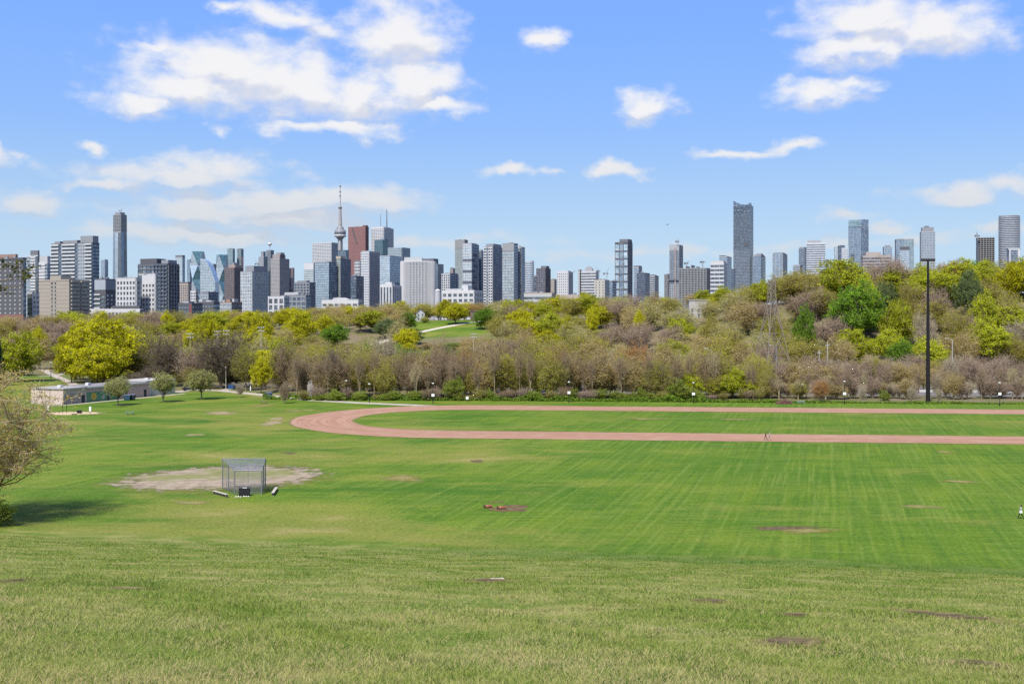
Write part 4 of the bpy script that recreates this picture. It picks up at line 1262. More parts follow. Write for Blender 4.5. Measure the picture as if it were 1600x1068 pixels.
building(216, 262, 279, 413, 960, 'navy glass apartment block with balcony grid', NAVY,
    [seg(0, .55, G_NV, DGREY, .28, 3.2, .12, 4, .6), seg(.55, 1, G_NV, NAVY, .3, 3.2, .2, 3.6, 1.0)], [seg(g=G_NV, w=DGREY, sp=.3, fh=3.2, pier=.25, bay=3.6, proud=1.0)], [(.03, .6, .1, .9, 5.5, CHAR), (.75, .98, .1, .9, 4, MGREY)])
# far towers on the left
e, L, Rr, H = building(176, 189, 199, 335, 4000, 'tallest slim tower under construction with open top floors', LGREY,
    [seg(0, .28, G_BL, MGREY, .25, 4, z1=.83), seg(.28, .62, G_PL, LGREY, .2, 4, z1=.83), seg(.62, 1, G_DK, DGREY, .3, 4, z1=.83), seg(0, 1, G_DK, CONC, .38, 5, .12, 9, .8, z0=.84)],
    [seg(0, .5, G_BL, LGREY, .2, 4, z1=.83), seg(.5, 1, G_DK, MGREY, .3, 4, z1=.83), seg(0, 1, G_DK, CONC, .38, 5, .12, 9, .8, z0=.84)], [(.15, .85, .1, .9, 9, MGREY)])
for p_ in e.children:      # the tower tapers towards its top
    for v in p_.data.vertices:
        k = 1 - 0.10 * sstep((v.co.z / H - 0.35) / 0.7)
        v.co.x = -L / 2 + (v.co.x + L / 2) * k; v.co.y = Rr / 2 + (v.co.y - Rr / 2) * k
building(274, 285, 289, 402, 2500, 'slim pale blue glass tower behind the navy block', LGREY, [seg(g=G_PL, w=LGREY, sp=.25)], [seg(g=G_BL, w=MGREY, sp=.25)], [(0, 1, 0, 1, 5, DGREY)])
building(292, 297, 301, 406, 2650, 'narrow blue glass tower beside the faceted pair', MGREY, [seg(g=G_BL, w=MGREY, sp=.2)], [seg(g=G_BL, w=DGREY, sp=.2)])
def faceted(x, D, yt, r, label, g1, g2, rot=0.3, tw=.55, name='glass_tower'):
    X0 = X_at(x, D); z0 = tz(X0, D) - 1; H = HC + (HY - yt) * D / F - z0
    e = empty(name, (X0, D, z0), label, 'building', None, rot)
    lv = 5
    ma, mb2 = MB(), MB()
    rings = []
    for k in range(lv + 1):
        off = (k % 2) * math.pi / 4
        rk = r * (1 - 0.05 * (k % 2))
        rings.append([(rk * 1.2 * math.cos(off + math.pi / 2 * i), rk * 1.2 * math.sin(off + math.pi / 2 * i), H * k / lv) for i in range(4)])
    for k in range(lv):
        A_, B_ = rings[k], rings[k + 1]
        sh = 0 if k % 2 == 0 else 1
        for i in range(4):
            j = (i + 1) % 4
            if k % 2 == 0:
                ma.add([A_[i], A_[j], B_[i]], [(0, 1, 2)]); mb2.add([A_[j], B_[j], B_[i]], [(0, 1, 2)])
            else:
                ma.add([A_[i], B_[j], B_[i]], [(0, 1, 2)]); mb2.add([A_[i], A_[j], B_[j]], [(0, 1, 2)])
    ma.build('painted_lit_facets', GL(g1), e, kind='stuff'); mb2.build('painted_shaded_facets', GL(g2), e, kind='stuff')  # lit and shaded facets put into two glass colours
    MB().add(rings[lv], [(0, 1, 2, 3)]).build('roof', WL(MGREY), e)
    return e
faceted(310, 2600, 393, 16, 'faceted glass tower with painted lit diamonds behind the dark brick row', G_PL, G_TL, 0.2)
# curved-top pale glass tower
def curved_top(x0, x1, ya, yb, D, label, g, w, power=2.2):
    X0, X1 = X_at(x0, D), X_at(x1, D); Wd = X1 - X0; z0 = tz((X0 + X1) / 2, D) - 1
    e = empty('glass_tower', (X0, D, z0), label, 'building', None, R(-8))
    n = 14
    Ha, Hb = HC + (HY - ya) * D / F - z0, HC + (HY - yb) * D / F - z0
    us = [i / n for i in range(n + 1)]
    tops = [Ha + (Hb - Ha) * u ** power for u in us]
    vs, fs = [], []
    for i, u in enumerate(us):
        for yy in (0, 24): vs += [(u * Wd, yy, 0), (u * Wd, yy, tops[i])]
    for i in range(n):
        a_, b_ = i * 4, (i + 1) * 4
        fs += [(a_, b_, b_ + 1, a_ + 1), (b_ + 2, a_ + 2, a_ + 3, b_ + 3), (a_ + 1, b_ + 1, b_ + 3, a_ + 3)]
    fs += [(0, 1, 3, 2), (n * 4, n * 4 + 2, n * 4 + 3, n * 4 + 1)]
    MB().add(vs, fs).build('glazing', GL(g), e)
    fb = MB(); fl = 3.4
    k = 1
    while k * fl < max(tops):
        z = k * fl
        ins = [u for u, tp in zip(us, tops) if tp > z]
        if len(ins) > 1: fb.box(ins[0] * Wd, ins[-1] * Wd, -.5, 0, z - .9, z)
        k += 1
    fb.build('floor_bands', WL(w), e, kind='stuff')
    return e
curved_top(313, 337, 404, 440, 2400, 'pale glass tower with sweeping curved top', G_PL, LGREY)
building(329, 334, 338, 413, 2450, 'plain grey tower tucked behind the curved-top tower', MGREY, [seg(g=G_BL, w=MGREY, sp=.3)], [seg(g=G_DK, w=MGREY, sp=.3)])
faceted(347, 2650, 398, 13, 'narrow faceted teal glass tower', G_PL, G_TL, 0.5)
building(355, 364, 367, 389, 2700, 'teal glass tower, first of a close pair', DGREY, [seg(g=G_GN, w=MGREY, sp=.2)], [seg(g=G_TL, w=DGREY, sp=.2)])
building(370, 377, 380.5, 389, 2720, 'teal glass tower, second of a close pair beside a red crane', DGREY, [seg(g=G_GN, w=MGREY, sp=.2)], [seg(g=G_TL, w=DGREY, sp=.2)])
building(351, 366, 380, 419, 1500, 'brown apartment tower with dense window grid', BROWN, [seg(g=G_DK, w=(.17, .125, .13), sp=.4, fh=3, pier=.45, bay=2.8)], [seg(g=G_DK, w=BROWN, sp=.4, fh=3, pier=.45, bay=2.8)], [(.3, 1.0, .1, .9, 4.5, (.42, .30, .27)), (.5, .7, .3, .7, 8, MGREY)])
building(280, 294, 299, 444, 1400, 'pinkish beige block with fine window grid', TANC, [seg(g=G_DK, w=(.46, .38, .33), sp=.35, fh=3, pier=.45, bay=2.6)], [seg(g=G_DK, w=TANC, sp=.35, pier=.4)], [(0, 1, 0, 1, 3, BROWN)])
building(298, 306, 309, 455, 1350, 'small cream block beside the pinkish beige block', OFFW, [seg(g=G_DK, w=WHITE, sp=.5, pier=.3)], [seg(g=G_DK, w=TANC, sp=.4)])
building(314, 326, 341, 457, 1250, 'low dark glass office with pale corner', DGREY, [seg(g=G_PL, w=MGREY, sp=.3, pier=.15)], [seg(g=G_NV, w=NAVY, sp=.25)])
building(279, 300, 316, 475, 905, 'dark brick row block with red end', CHAR, [seg(0, .8, G_BL, CHAR, .45, 3.2, .4, 3), seg(.8, 1, None, (.22, .06, .07), .98, 20)], [seg(g=G_BL, w=CHAR, sp=.45, pier=.4, bay=3)], [(.2, .6, .2, .8, 2.5, LGREY)], name='apartment_row')
building(306, 334, 343, 473, 925, 'dark brick row block with pale roof tanks', CHAR, [seg(g=G_BL, w=CHAR, sp=.42, fh=3.2, pier=.4, bay=3)], [seg(g=G_BL, w=CHAR, sp=.4)], [(.1, .3, .2, .8, 3, OFFW), (.5, .8, .2, .8, 2.2, OFFW)], name='apartment_row')
building(342, 362, 378, 473, 945, 'terracotta and grey row block with roof terraces', (.30, .19, .15), [seg(g=G_PL, w=LGREY, sp=.4, fh=3.2, pier=.2, bay=4)], [seg(g=G_DK, w=BROWN, sp=.4)], [(.1, .3, .2, .8, 2.5, OFFW), (.4, .7, .2, .8, 3, (.42, .27, .2)), (.8, .95, .3, .7, 3.5, OFFW)], name='apartment_row')
building(376, 394, 420, 425, 1110, 'glass block with bright white window grid', MGREY, [seg(g=G_PL, w=WHITE, sp=.22, fh=3.3, pier=.22, bay=2.6)], [seg(g=G_GN, w=LGREY, sp=.3, fh=3.3, pier=.18, bay=3)], [(.25, 1.0, .1, .9, 6.5, MGREY)])
# ---- centre left
building(416, 423, 428, 391, 3300, 'dark slab tower with a radar ball on its roof', MGREY, [seg(g=G_DK, w=MGREY, sp=.4)], [seg(g=G_DK, w=DGREY, sp=.4)])
mb = MB(); X0 = X_at(421.5, 3310); zc_ = HC + (HY - 381) * 3310 / F
e = empty('radar_ball', (X0, 3310, zc_ - 22), 'white radar ball on a mast over the dark slab tower', 'radome')
MB().ball((0, 0, 22), 6.0, 14).build('ball', WL(WHITE), e, smooth=True); MB().tube((0, 0, 0), (0, 0, 17), .8, .8).build('mast', WL(MGREY), e); MB().tube((-4, 0, 29), (4, 0, 29), .5).build('top_rail', WL(DGREY), e)
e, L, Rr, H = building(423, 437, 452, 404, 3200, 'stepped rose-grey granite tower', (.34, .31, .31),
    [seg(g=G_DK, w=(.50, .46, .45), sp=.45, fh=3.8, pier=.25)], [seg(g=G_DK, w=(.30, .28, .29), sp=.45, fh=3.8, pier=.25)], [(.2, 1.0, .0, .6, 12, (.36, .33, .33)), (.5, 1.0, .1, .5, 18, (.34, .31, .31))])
for k, (w_, h_) in enumerate(((6, .86), (12, .70), (17, .52))):
    MB().box(-L * .96, -.5, Rr, Rr + w_ * 1.6, 0, H * h_).build('setback', WL((.30, .28, .29)), e)
building(404, 412, 418, 401, 3250, 'ragged grey tower beside the stepped granite tower', MGREY, [seg(g=G_DK, w=LGREY, sp=.5, pier=.3)], [seg(g=G_DK, w=MGREY, sp=.5)], [(.3, .8, .2, .8, 16, MGREY)])
building(454, 458, 460, 419, 3300, 'thin reddish tower edge behind the granite tower', (.34, .22, .19), [seg(g=G_DK, w=(.36, .24, .2), sp=.4)], [seg(g=G_DK, w=(.3, .2, .18), sp=.4)])
building(419, 444, 452, 464, 1005, 'low white framed hall with dark windows', OFFW, [seg(g=G_DK, w=WHITE, sp=.25, fh=5, pier=.35, bay=5)], [seg(g=G_DK, w=OFFW, sp=.3)], name='low_block')
building(443, 478, 486, 462, 1030, 'low dark hall with pale rooftop plant', DGREY, [seg(g=G_NV, w=MGREY, sp=.35, fh=4, pier=.25, bay=5)], [seg(g=G_NV, w=DGREY, sp=.3)], [(.0, .62, .2, .8, 3.4, OFFW)], name='low_block')
building(460, 484, 493, 442, 1250, 'dark balcony block in front of the pale slab tower', DGREY, [seg(g=G_NV, w=MGREY, sp=.35, fh=3.2, pier=.3, bay=4, proud=.8)], [seg(g=G_NV, w=DGREY, sp=.35)], [(.1, .7, .2, .8, 3, MGREY)])
building(488, 518, 528, 379, 3600, 'pale horizontally banded office slab', OFFW, [seg(g=G_DK, w=WHITE, sp=.60, fh=4.6, pier=.12, bay=9)], [seg(g=G_DK, w=LGREY, sp=.55, fh=4.6)])
building(475, 490, 499, 411, 2500, 'pale block with white cap below the banded slab', OFFW, [seg(g=G_GN, w=WHITE, sp=.4, fh=3.8, z1=.9), seg(0, 1, None, WHITE, 1, 30, z0=.9)], [seg(g=G_DK, w=MGREY, sp=.4, z1=.84)])
building(492, 514, 526, 410, 1500, 'blue glass residential tower with pale window flecks', MGREY, [seg(g=G_PL, w=G_BL['color'], sp=.3, fh=3.1, pier=.2, bay=3)], [seg(g=G_NV, w=NAVY, sp=.2, fh=3.1)])
building(526, 532, 548, 405, 1520, 'dark blue glass tower with sand coloured roof box', NAVY, [seg(g=G_GN, w=TANC, sp=.3, fh=3.1, z0=.35), seg(g=G_NV, w=NAVY, sp=.2, z1=.35)], [seg(g=G_NV, w=DGREY, sp=.25, fh=3.1, pier=.2)], [(-.3, .9, .05, .5, 4.5, TANC)])
building(528, 541, 545, 391, 2800, 'black glass slab below the needle tower', CHAR, [seg(g=G_NV, w=CHAR, sp=.2)], [seg(g=G_NV, w=CHAR, sp=.2)])
# needle tower with round pod
D = 4300.0
X0 = X_at(531.5, D); z0 = tz(X0, D) - 1
def zz(y): return HC + (HY - y) * D / F - z0
e = empty('needle_tower', (X0, D, z0), 'very tall concrete needle tower with round observation pod and antenna', 'tower')
PXM = D / F
sh = MB()
for k in range(3):
    a_ = 2 * math.pi * k / 3 + 0.5
    for r0_, z_a, r1_, z_b in ((26, 0, 13, zz(430)), (13, zz(430), 9.5, zz(372))):
        sh.tube((math.cos(a_) * r0_ * .55, math.sin(a_) * r0_ * .55, z_a), (math.cos(a_) * r1_ * .45, math.sin(a_) * r1_ * .45, z_b), r0_ * .5, r1_ * .55, 10, False)
sh.build('shaft', flat((.30, .295, .29), .8, var=.08, scale=.02), e, smooth=True)
MB().lathe([(7.6, zz(380)), (7.4, zz(350)), (6.2, zz(345)), (5.2, zz(325))], 14).build('upper_shaft', flat((.28, .27, .265), .8, var=.08, scale=.02), e)
pod = MB().lathe([(9, zz(374)), (17, zz(370.5)), (20.5, zz(369.0)), (21.5, zz(367.5)), (18, zz(366.5)), (22.2, zz(365.6)), (22.6, zz(362.5)), (21, zz(360)), (15, zz(358)), (13.5, zz(355.5)), (8, zz(353))], 30).build('observation_pod', flat((.22, .22, .235), .5, .2, .08, .05), e)
MB().lathe([(20.6, zz(370.2)), (22.9, zz(368.6)), (22.9, zz(367.2)), (20.6, zz(366.6))], 30).build('white_ring', WL(WHITE), pod)
MB().lathe([(22.8, zz(364.6)), (23.0, zz(363.6))], 30).build('window_band', GL(G_DK), pod)
MB().lathe([(6.2, zz(326)), (7.4, zz(325)), (7.4, zz(323.8)), (5, zz(323.2))], 14).build('upper_deck', WL(DGREY), e)
an = MB().lathe([(3.4, zz(323.2)), (2.6, zz(306)), (2.0, zz(305.6)), (1.7, zz(292)), (1.0, zz(291.5)), (.7, zz(281.5))], 8).build('antenna', WL(OFFW), e)
for y in (299.5, 306, 291):
    MB().lathe([(3.2, zz(y + .9)), (3.2, zz(y - .9))], 8).build('antenna_collar', WL(DGREY), an)
# red granite tower with stepped dark cleft
e, L, Rr, H = building(544, 571, 576, 354, 3500, 'red granite tower with a stepped dark cleft', REDB,
    [seg(g=G_DK, w=(.30, .12, .105), sp=.62, fh=4.2, pier=.55, bay=4.5)], [seg(g=G_DK, w=(.12, .05, .055), sp=.6, fh=4.2, pier=.5)], [(.8, 1, .2, .8, 5, (.2, .08, .08))])  # Bf granite is a shaded copy of the same red
cl = MB()
for k in range(11):
    u = .23 + .026 * k
    zt_ = H - 2 - k * (26 * 3500 / F) / 11
    cl.box(-L + u * L, -L + (u + .052) * L, -.9, -.42, zt_ - 26 * 3500 / F / 11 - 1.5, zt_)
cl.build('cleft', WL(CHAR), e, kind='stuff')
building(554, 562, 566, 409, 1420, 'small block wrapped in white lattice before the red tower', CHAR, [seg(g=G_DK, w=WHITE, sp=.35, fh=4, pier=.3, bay=3)], [seg(g=G_DK, w=WHITE, sp=.4, fh=4)])
building(548, 556, 568, 432, 1230, 'dark blue glass block below the red tower', NAVY, [seg(g=G_NV, w=NAVY, sp=.25)], [seg(g=G_NV, w=DGREY, sp=.2, pier=.1)])
building(564, 577, 593, 394, 1300, 'tall grey-white apartment tower with fine windows', LGREY, [seg(g=G_BL, w=WHITE, sp=.5, fh=2.9, pier=.35, bay=3)], [seg(g=G_BL, w=(.32, .31, .34), sp=.5, fh=2.9, pier=.35, bay=3)], [(.05, .95, .05, .9, 1.8, OFFW)])  # Bf bluish grey: shade of that face put into the wall colour
e, L, Rr, H = building(580, 601, 615, 356, 3500, 'white office tower with two roof masts', WHITE, [seg(0, .93, G_DK, WHITE, .62, 4.6, .2, 8), seg(.93, 1, G_DK, CHAR, .1)], [seg(g=G_DK, w=OFFW, sp=.55, fh=4.6)], [(0, .9, 0, .9, 4, WHITE)])
MB().tube((-L * .5, Rr * .3, H), (-L * .5, Rr * .3, H + 23 * 3500 / F), 1.4, .8).build('roof_mast', WL(MGREY), e)
MB().tube((-2, Rr * .3, H), (-2, Rr * .3, H + 30 * 3500 / F), 2.0, 1.0).build('roof_mast', WL(DGREY), e)
building(585, 598, 607, 375, 3000, 'dark teal glass tower in front of the white office tower', DGREY, [seg(g=G_TL, w=DGREY, sp=.2)], [seg(g=G_TL, w=CHAR, sp=.2)], [(.5, 1, .3, .9, 5, G_BL['color'])])
building(591, 609, 627, 400, 1950, 'light blue mirrored office block with dark lower flank', LGREY, [seg(g=G_PL, w=(.42, .50, .58), sp=.3, fh=3.8)], [seg(g=G_PL, w=(.36, .44, .52), sp=.25, fh=3.8, z0=.62), seg(g=G_NV, w=NAVY, sp=.1, z1=.62)])
building(606, 629, 641, 387, 2800, 'pale green glass slab tower', LGREY, [seg(0, .93, G_GN, LGREY, .4, 4.2), seg(.93, 1, G_DK, DGREY, .1)], [seg(g=G_NV, w=(.16, .2, .24), sp=.3, fh=4.2)])
building(594, 613, 627, 447, 1005, 'low white block with vertical dark windows and peaked roof screen', WHITE, [seg(g=G_DK, w=WHITE, sp=.05, fh=16, pier=.45, bay=3.0)], [seg(g=G_DK, w=OFFW, sp=.05, fh=16, pier=.5, bay=3.2)], [(-.1, .9, .1, .6, 1.8, WHITE), (.3, .8, .2, .5, 3.8, WHITE)], name='low_block')
# bowed white apartment block with fins
D = 1300.0; X0 = X_at(653, D); z0 = tz(X0, D) - 1; H = HC + (HY - 409) * D / F - z0
e = empty('tower_block', (X0, D, z0), 'broad bowed white apartment block with vertical fins', 'building')
hw = 27 * D / F
arc = [(hw * math.cos(math.pi + math.pi * i / 12), 12 * math.sin(math.pi + math.pi * i / 12) * .8) for i in range(13)]
foot = arc + [(hw, 16), (-hw, 16)]
MB().prism(foot, 0, H).build('glazing', GL(G_DK), e)
fins, sl = MB(), MB()
for i in range(37):
    t = math.pi + math.pi * i / 36
    cx, cy = hw * math.cos(t), 9.6 * math.sin(t)
    fins.box(cx - .42, cx + .42, cy - .9, cy + .4, 0, H)
for i in range(1, int(H / 2.9)):
    sl.prism([(x_ * 1.005, y_ * 1.03) for x_, y_ in foot], i * 2.9 - .7, i * 2.9)
fins.build('piers', WL(WHITE), e, kind='stuff'); sl.build('floor_bands', WL((.50, .47, .50)), e, kind='stuff')
MB().box(-hw * .8, hw * .22, 2, 14, H, H + 5.5).build('penthouse', WL(OFFW), e)
MB().prism([(x_ * 1.01, y_ * 1.05) for x_, y_ in foot], H - .6, H + .8).build('roof_parapet', WL(WHITE), e)
e, L, Rr, H = building(655, 684, 693, 413, 1720, 'dark block with chamfered shoulder behind the bowed white block', DGREY, [seg(g=G_NV, w=DGREY, sp=.3)], [seg(g=G_DK, w=MGREY, sp=.3)], [(.0, .75, .1, .9, 9.5, DGREY)])
building(690, 703, 716, 428, 1500, 'blue glass block with white frame', LGREY, [seg(g=G_DK, w=WHITE, sp=.3, fh=3.2, pier=.35, bay=3.4)], [seg(g=G_BL, w=NAVY, sp=.2, fh=3.2, pier=.3, bay=6)], [(.3, 1.0, .1, .9, 1.6, DGREY)])
building(703, 708, 711, 420, 1650, 'small brown-grey block peeping over the white framed block', (.33, .29, .29), [seg(g=None, sp=.1, w=(.33, .29, .29))], [seg(g=None, sp=.1, w=(.25, .22, .22))])
building(691, 741, 755, 455, 905, 'long low white block with two rows of square windows', WHITE, [seg(g=G_DK, w=WHITE, sp=.42, fh=4.3, pier=.36, bay=4.6, proud=.6)], [seg(g=G_DK, w=OFFW, sp=.42, fh=4.3, pier=.36, bay=4.6)], [(.05, .6, .2, .8, 2.4, OFFW), (.55, .75, .2, .6, 5, WHITE)], name='low_block')
X0 = X_at(684, 1000); z0 = tz(X0, 1000)
e = empty('silo', (X0, 1000, z0), 'pale round silo with domed top beside the long low white block', 'silo')
Hs = HC + (HY - 455) * 1000 / F - z0
MB().lathe([(2.8, 0), (2.8, Hs)], 16, cap=False).build('wall', WL(OFFW), e, smooth=True); MB().lathe([(2.9, Hs), (2.3, Hs + 1.2), (1, Hs + 1.9), (.1, Hs + 2.1)], 16).build('dome', WL(WHITE), e, smooth=True)
# ---- centre
building(711, 726, 731, 375, 2000, 'grey-green apartment tower with blank top', (.26, .27, .27), [seg(g=G_GN, w=(.36, .37, .36), sp=.45, fh=3, pier=.2, z1=.9), seg(g=None, w=(.30, .31, .31), sp=.96, fh=30, z0=.9)], [seg(g=G_DK, w=MGREY, sp=.4, z1=.9)])
e, L, Rr, H = building(723, 737, 748, 382, 1300, 'glass tower with dark horizontal slots at every few storeys', LGREY, [seg(g=G_PL, w=WHITE, sp=.28, fh=3.1, pier=.14, bay=3)], [seg(g=G_BL, w=(.22, .22, .28), sp=.35, fh=3.1, pier=.15)], [(.0, .9, .1, .9, 2, LGREY)])
sl = MB()
for k in range(4):
    z = H - 17 - k * 13 * 1.0
    sl.box(-L * .98, .55, -.55, 0, z - 2.2, z); sl.box(0, .55, 0, Rr * .5, z - 2.2, z)
    sl.box(0, .56, Rr * .18, Rr * .7, z + 4, z + 6.4)
sl.build('dark_slots', WL(NAVY), e, kind='stuff')
building(748, 752, 756, 393, 1330, 'narrow dark wing behind the slotted glass tower', MGREY, [seg(g=G_NV, w=DGREY, sp=.3)], [seg(g=G_NV, w=DGREY, sp=.3)])
building(756, 770, 785, 386, 1260, 'rippled glass tower with pale balcony edges', MGREY, [seg(0, .32, G_NV, WHITE, .45, 3.1, .25, 3, .9), seg(.32, .55, G_NV, LGREY, .3), seg(.55, 1, G_NV, WHITE, .45, 3.1, .25, 3, .9)], [seg(g=G_NV, w=(.22, .25, .32), sp=.3, fh=3.1, pier=.25, bay=4)], [(.2, 1.0, .05, .9, 4, MGREY)])
building(785, 803, 809, 381, 1210, 'grey-green glass tower with blank mechanical top', MGREY, [seg(g=G_PL, w=(.35, .37, .37), sp=.4, fh=3.0, pier=.15, z1=.92), seg(g=None, w=(.34, .35, .36), sp=.97, fh=20, z0=.92)], [seg(g=G_BL, w=(.26, .28, .34), sp=.35, fh=3.0)])
building(808, 815, 820, 387, 1225, 'glass tower wing with zigzag black stripe', LGREY, [seg(0, .3, G_DK, CHAR, .2), seg(.3, .6, G_BL, WHITE, .3, 3), seg(.6, 1, G_DK, CHAR, .35, 6)], [seg(g=G_BL, w=(.34, .37, .42), sp=.4, fh=3)])
tower_poly(827, 1500, 409, ell(6.2, 6.2, 18), 'rounded white banded apartment tower', G_BL, WHITE, 3.0, .42, 1.06)
building(838, 852, 860, 420, 1400, 'dark purple-grey tower with flat cap', (.10, .095, .12), [seg(g=G_DK, w=(.16, .15, .19), sp=.4, fh=3, pier=.4, bay=3)], [seg(g=G_DK, w=(.10, .085, .10), sp=.4, pier=.4)], [(.4, 1, .2, .8, 4, DGREY)])
building(834, 837, 839, 433, 1420, 'thin dark wing beside the dark purple-grey tower', DGREY, [seg(g=G_NV, w=DGREY, sp=.3)], [seg(g=G_NV, w=DGREY, sp=.3)])
building(860, 866, 871, 437, 1600, 'plain beige low tower', BEIGE, [seg(g=None, w=BEIGE, sp=.1)], [seg(g=G_DK, w=BEIGE, sp=.5)])
building(870, 888, 895, 425, 1500, 'white tower with scattered narrow windows', WHITE, [seg(g=G_DK, w=WHITE, sp=.55, fh=3.4, pier=.6, bay=2.8)], [seg(g=G_DK, w=OFFW, sp=.5, pier=.5)], [(.2, .9, .1, .8, 2, WHITE)])
building(819, 862, 868, 459, 830, 'long low cream roofed hall above the trees', TANC, [seg(g=G_DK, w=OFFW, sp=.55, fh=4)], [seg(g=G_DK, w=TANC, sp=.5)], name='low_block')
building(862, 925, 930, 462, 850, 'long flat cream terrace roof behind the ridge trees', TANC, [seg(g=G_DK, w=TANC, sp=.55, fh=4)], [seg(g=G_DK, w=TANC, sp=.5)], name='low_block')
building(903, 906, 909, 423, 1410, 'thin pale lift shaft beside the arched-top banded block', OFFW, [seg(g=None, w=OFFW, sp=.1)], [seg(g=None, w=LGREY, sp=.1)])
e, L, Rr, H = building(908, 931, 935, 424, 1400, 'banded white office block with arched roof gable', OFFW, [seg(g=G_DK, w=WHITE, sp=.5, fh=3.4)], [seg(g=G_DK, w=OFFW, sp=.5, fh=3.4)])
MB().add([(-L * .5 + L * .26 * math.cos(math.pi * i / 10), yy, H + 7 * math.sin(math.pi * i / 10)) for yy in (.3, Rr * .6) for i in range(11)], [tuple(range(11)), tuple(range(21, 10, -1))] + [(i + 1, i, 11 + i, 12 + i) for i in range(10)]).build('arched_gable', WL(LGREY), e)
building(929, 945, 952, 438, 1310, 'cream concrete block with dark window slots', TANC, [seg(g=G_DK, w=(.58, .55, .48), sp=.5, fh=3, pier=.7, bay=5)], [seg(g=G_DK, w=LGREY, sp=.4, fh=3)])
building(952, 957, 963, 440, 1400, 'low blue glass block at the foot of the panelled tower', NAVY, [seg(g=G_BL, w=MGREY, sp=.3)], [seg(g=G_NV, w=NAVY, sp=.3)])
e, L, Rr, H = building(961, 981, 988, 379, 1500, 'dark framed tower with stacked glass panels in columns', CHAR,
    [seg(0, .33, G_PL, CHAR, .18, 9.5, .14, 5.5, .5), seg(.33, .66, G_BL, DGREY, .2, 9.5, .16, 5.5, .5), seg(.66, 1, G_PL, CHAR, .18, 9.5, .14, 5.5, .5)], [seg(g=G_NV, w=CHAR, sp=.3, fh=3.2, pier=.2)], [(.33, 1.0, .05, .95, 5, DGREY)])
building(990, 998, 1003, 418, 1650, 'grey tower behind the navy block', LGREY, [seg(g=G_BL, w=LGREY, sp=.35)], [seg(g=G_DK, w=MGREY, sp=.35)], [(0, 1, 0, 1, 3, DGREY)])
building(995, 1008, 1015, 427, 1600, 'navy blue glass block of medium height', NAVY, [seg(g=G_NV, w=NAVY, sp=.3, fh=3.1, pier=.3, bay=5)], [seg(g=G_NV, w=NAVY, sp=.2)])
building(1013, 1023, 1029, 431, 1700, 'dull grey block with dark cap', MGREY, [seg(g=G_DK, w=LGREY, sp=.5)], [seg(g=G_DK, w=MGREY, sp=.5)], [(0, .7, 0, 1, 2, CHAR)])
building(1038, 1044, 1047, 429, 2250, 'short brownish tower beside the tower with hoist', (.24, .22, .21), [seg(g=G_DK, w=(.28, .26, .25), sp=.4, pier=.3)], [seg(g=G_DK, w=MGREY, sp=.4)])
e, L, Rr, H = building(1046, 1061, 1067, 383, 2200, 'unfinished grey tower with construction hoist and protruding decks', MGREY,
    [seg(g=G_DK, w=LGREY, sp=.4, fh=3.3, pier=.3, bay=4, z1=.5), seg(g=G_NV, w=MGREY, sp=.35, fh=3.3, pier=.2, z0=.5, z1=.93), seg(g=None, w=LGREY, sp=.9, fh=20, z0=.93)], [seg(g=G_DK, w=LGREY, sp=.4, fh=3.3, pier=.2)])
MB().box(-L * .42, -L * .30, -2.4, -.5, 0, H * .97).build('hoist', WL((.42, .33, .31)), e)
MB().box(-L - 3, 2.5, -3, 0, H * .55, H * .57).build('deck', WL(DGREY), e)
e, L, Rr, H = building(1061, 1104, 1111, 419, 2100, 'wide concrete frame under construction', CONC, [seg(g=G_DK, w=CONC, sp=.32, fh=3.3, pier=.24, bay=6, proud=1.2)], [seg(g=G_DK, w=CONC, sp=.32, fh=3.3, pier=.24)], [(.2, .24, .1, .9, 5, LGREY), (.4, .43, .1, .9, 7, LGREY), (.6, .62, .1, .9, 4, LGREY)])
building(1110, 1131, 1136, 411, 1850, 'white framed office block with dark ribbon windows', WHITE, [seg(g=G_DK, w=WHITE, sp=.42, fh=6.5, pier=.05, bay=9)], [seg(g=G_DK, w=OFFW, sp=.42, fh=6.5)], [(.1, .95, .1, .9, 4, (.62, .60, .58))])
building(1124, 1136, 1143, 401, 1950, 'grey tower with overhanging dark cap behind the white framed office block', LGREY, [seg(g=G_BL, w=LGREY, sp=.35)], [seg(g=G_BL, w=MGREY, sp=.3)], [(0, .6, 0, .9, -.5 + 3, CHAR)])
building(1141, 1146, 1149, 421, 2300, 'low navy block at the foot of the tallest glass tower', NAVY, [seg(g=G_NV, w=NAVY, sp=.3)], [seg(g=G_NV, w=NAVY, sp=.3)])
# tallest glass tower with scooped roof
G_AU = dict(color=(.085, .115, .15), light=(.30, .36, .42), frac=.14)
e, L, Rr, H = building(1146, 1172, 1177, 321, 2500, 'tallest blue-grey glass tower with scooped roofline', MGREY,
    [seg(g=G_AU, w=(.15, .18, .23), sp=.35, fh=3.2, pier=.1, bay=3.2, z0=.62, z1=.93), seg(g=G_AU, w=(.13, .15, .19), sp=.2, z0=.93), seg(g=G_AU, w=(.24, .28, .34), sp=.4, fh=3.2, pier=.12, bay=3.2, z0=.28, z1=.62), seg(g=G_PL, w=(.28, .33, .40), sp=.35, fh=3.2, pier=.2, bay=4, z1=.28)],
    [seg(g=G_NV, w=DGREY, sp=.3, fh=3.2)])
n = 12
tops = [H + 2.0 + 10.0 * (1 - i / n / .8) ** 2 if i / n < .8 else H + 2.0 + 4.5 * ((i / n - .8) / .2) ** 1.5 for i in range(n + 1)]
vs, fs = [], []
for i in range(n + 1):
    x_ = -L + L * i / n
    for yy in (-.4, Rr * .5): vs += [(x_, yy, H - .2), (x_, yy, tops[i])]
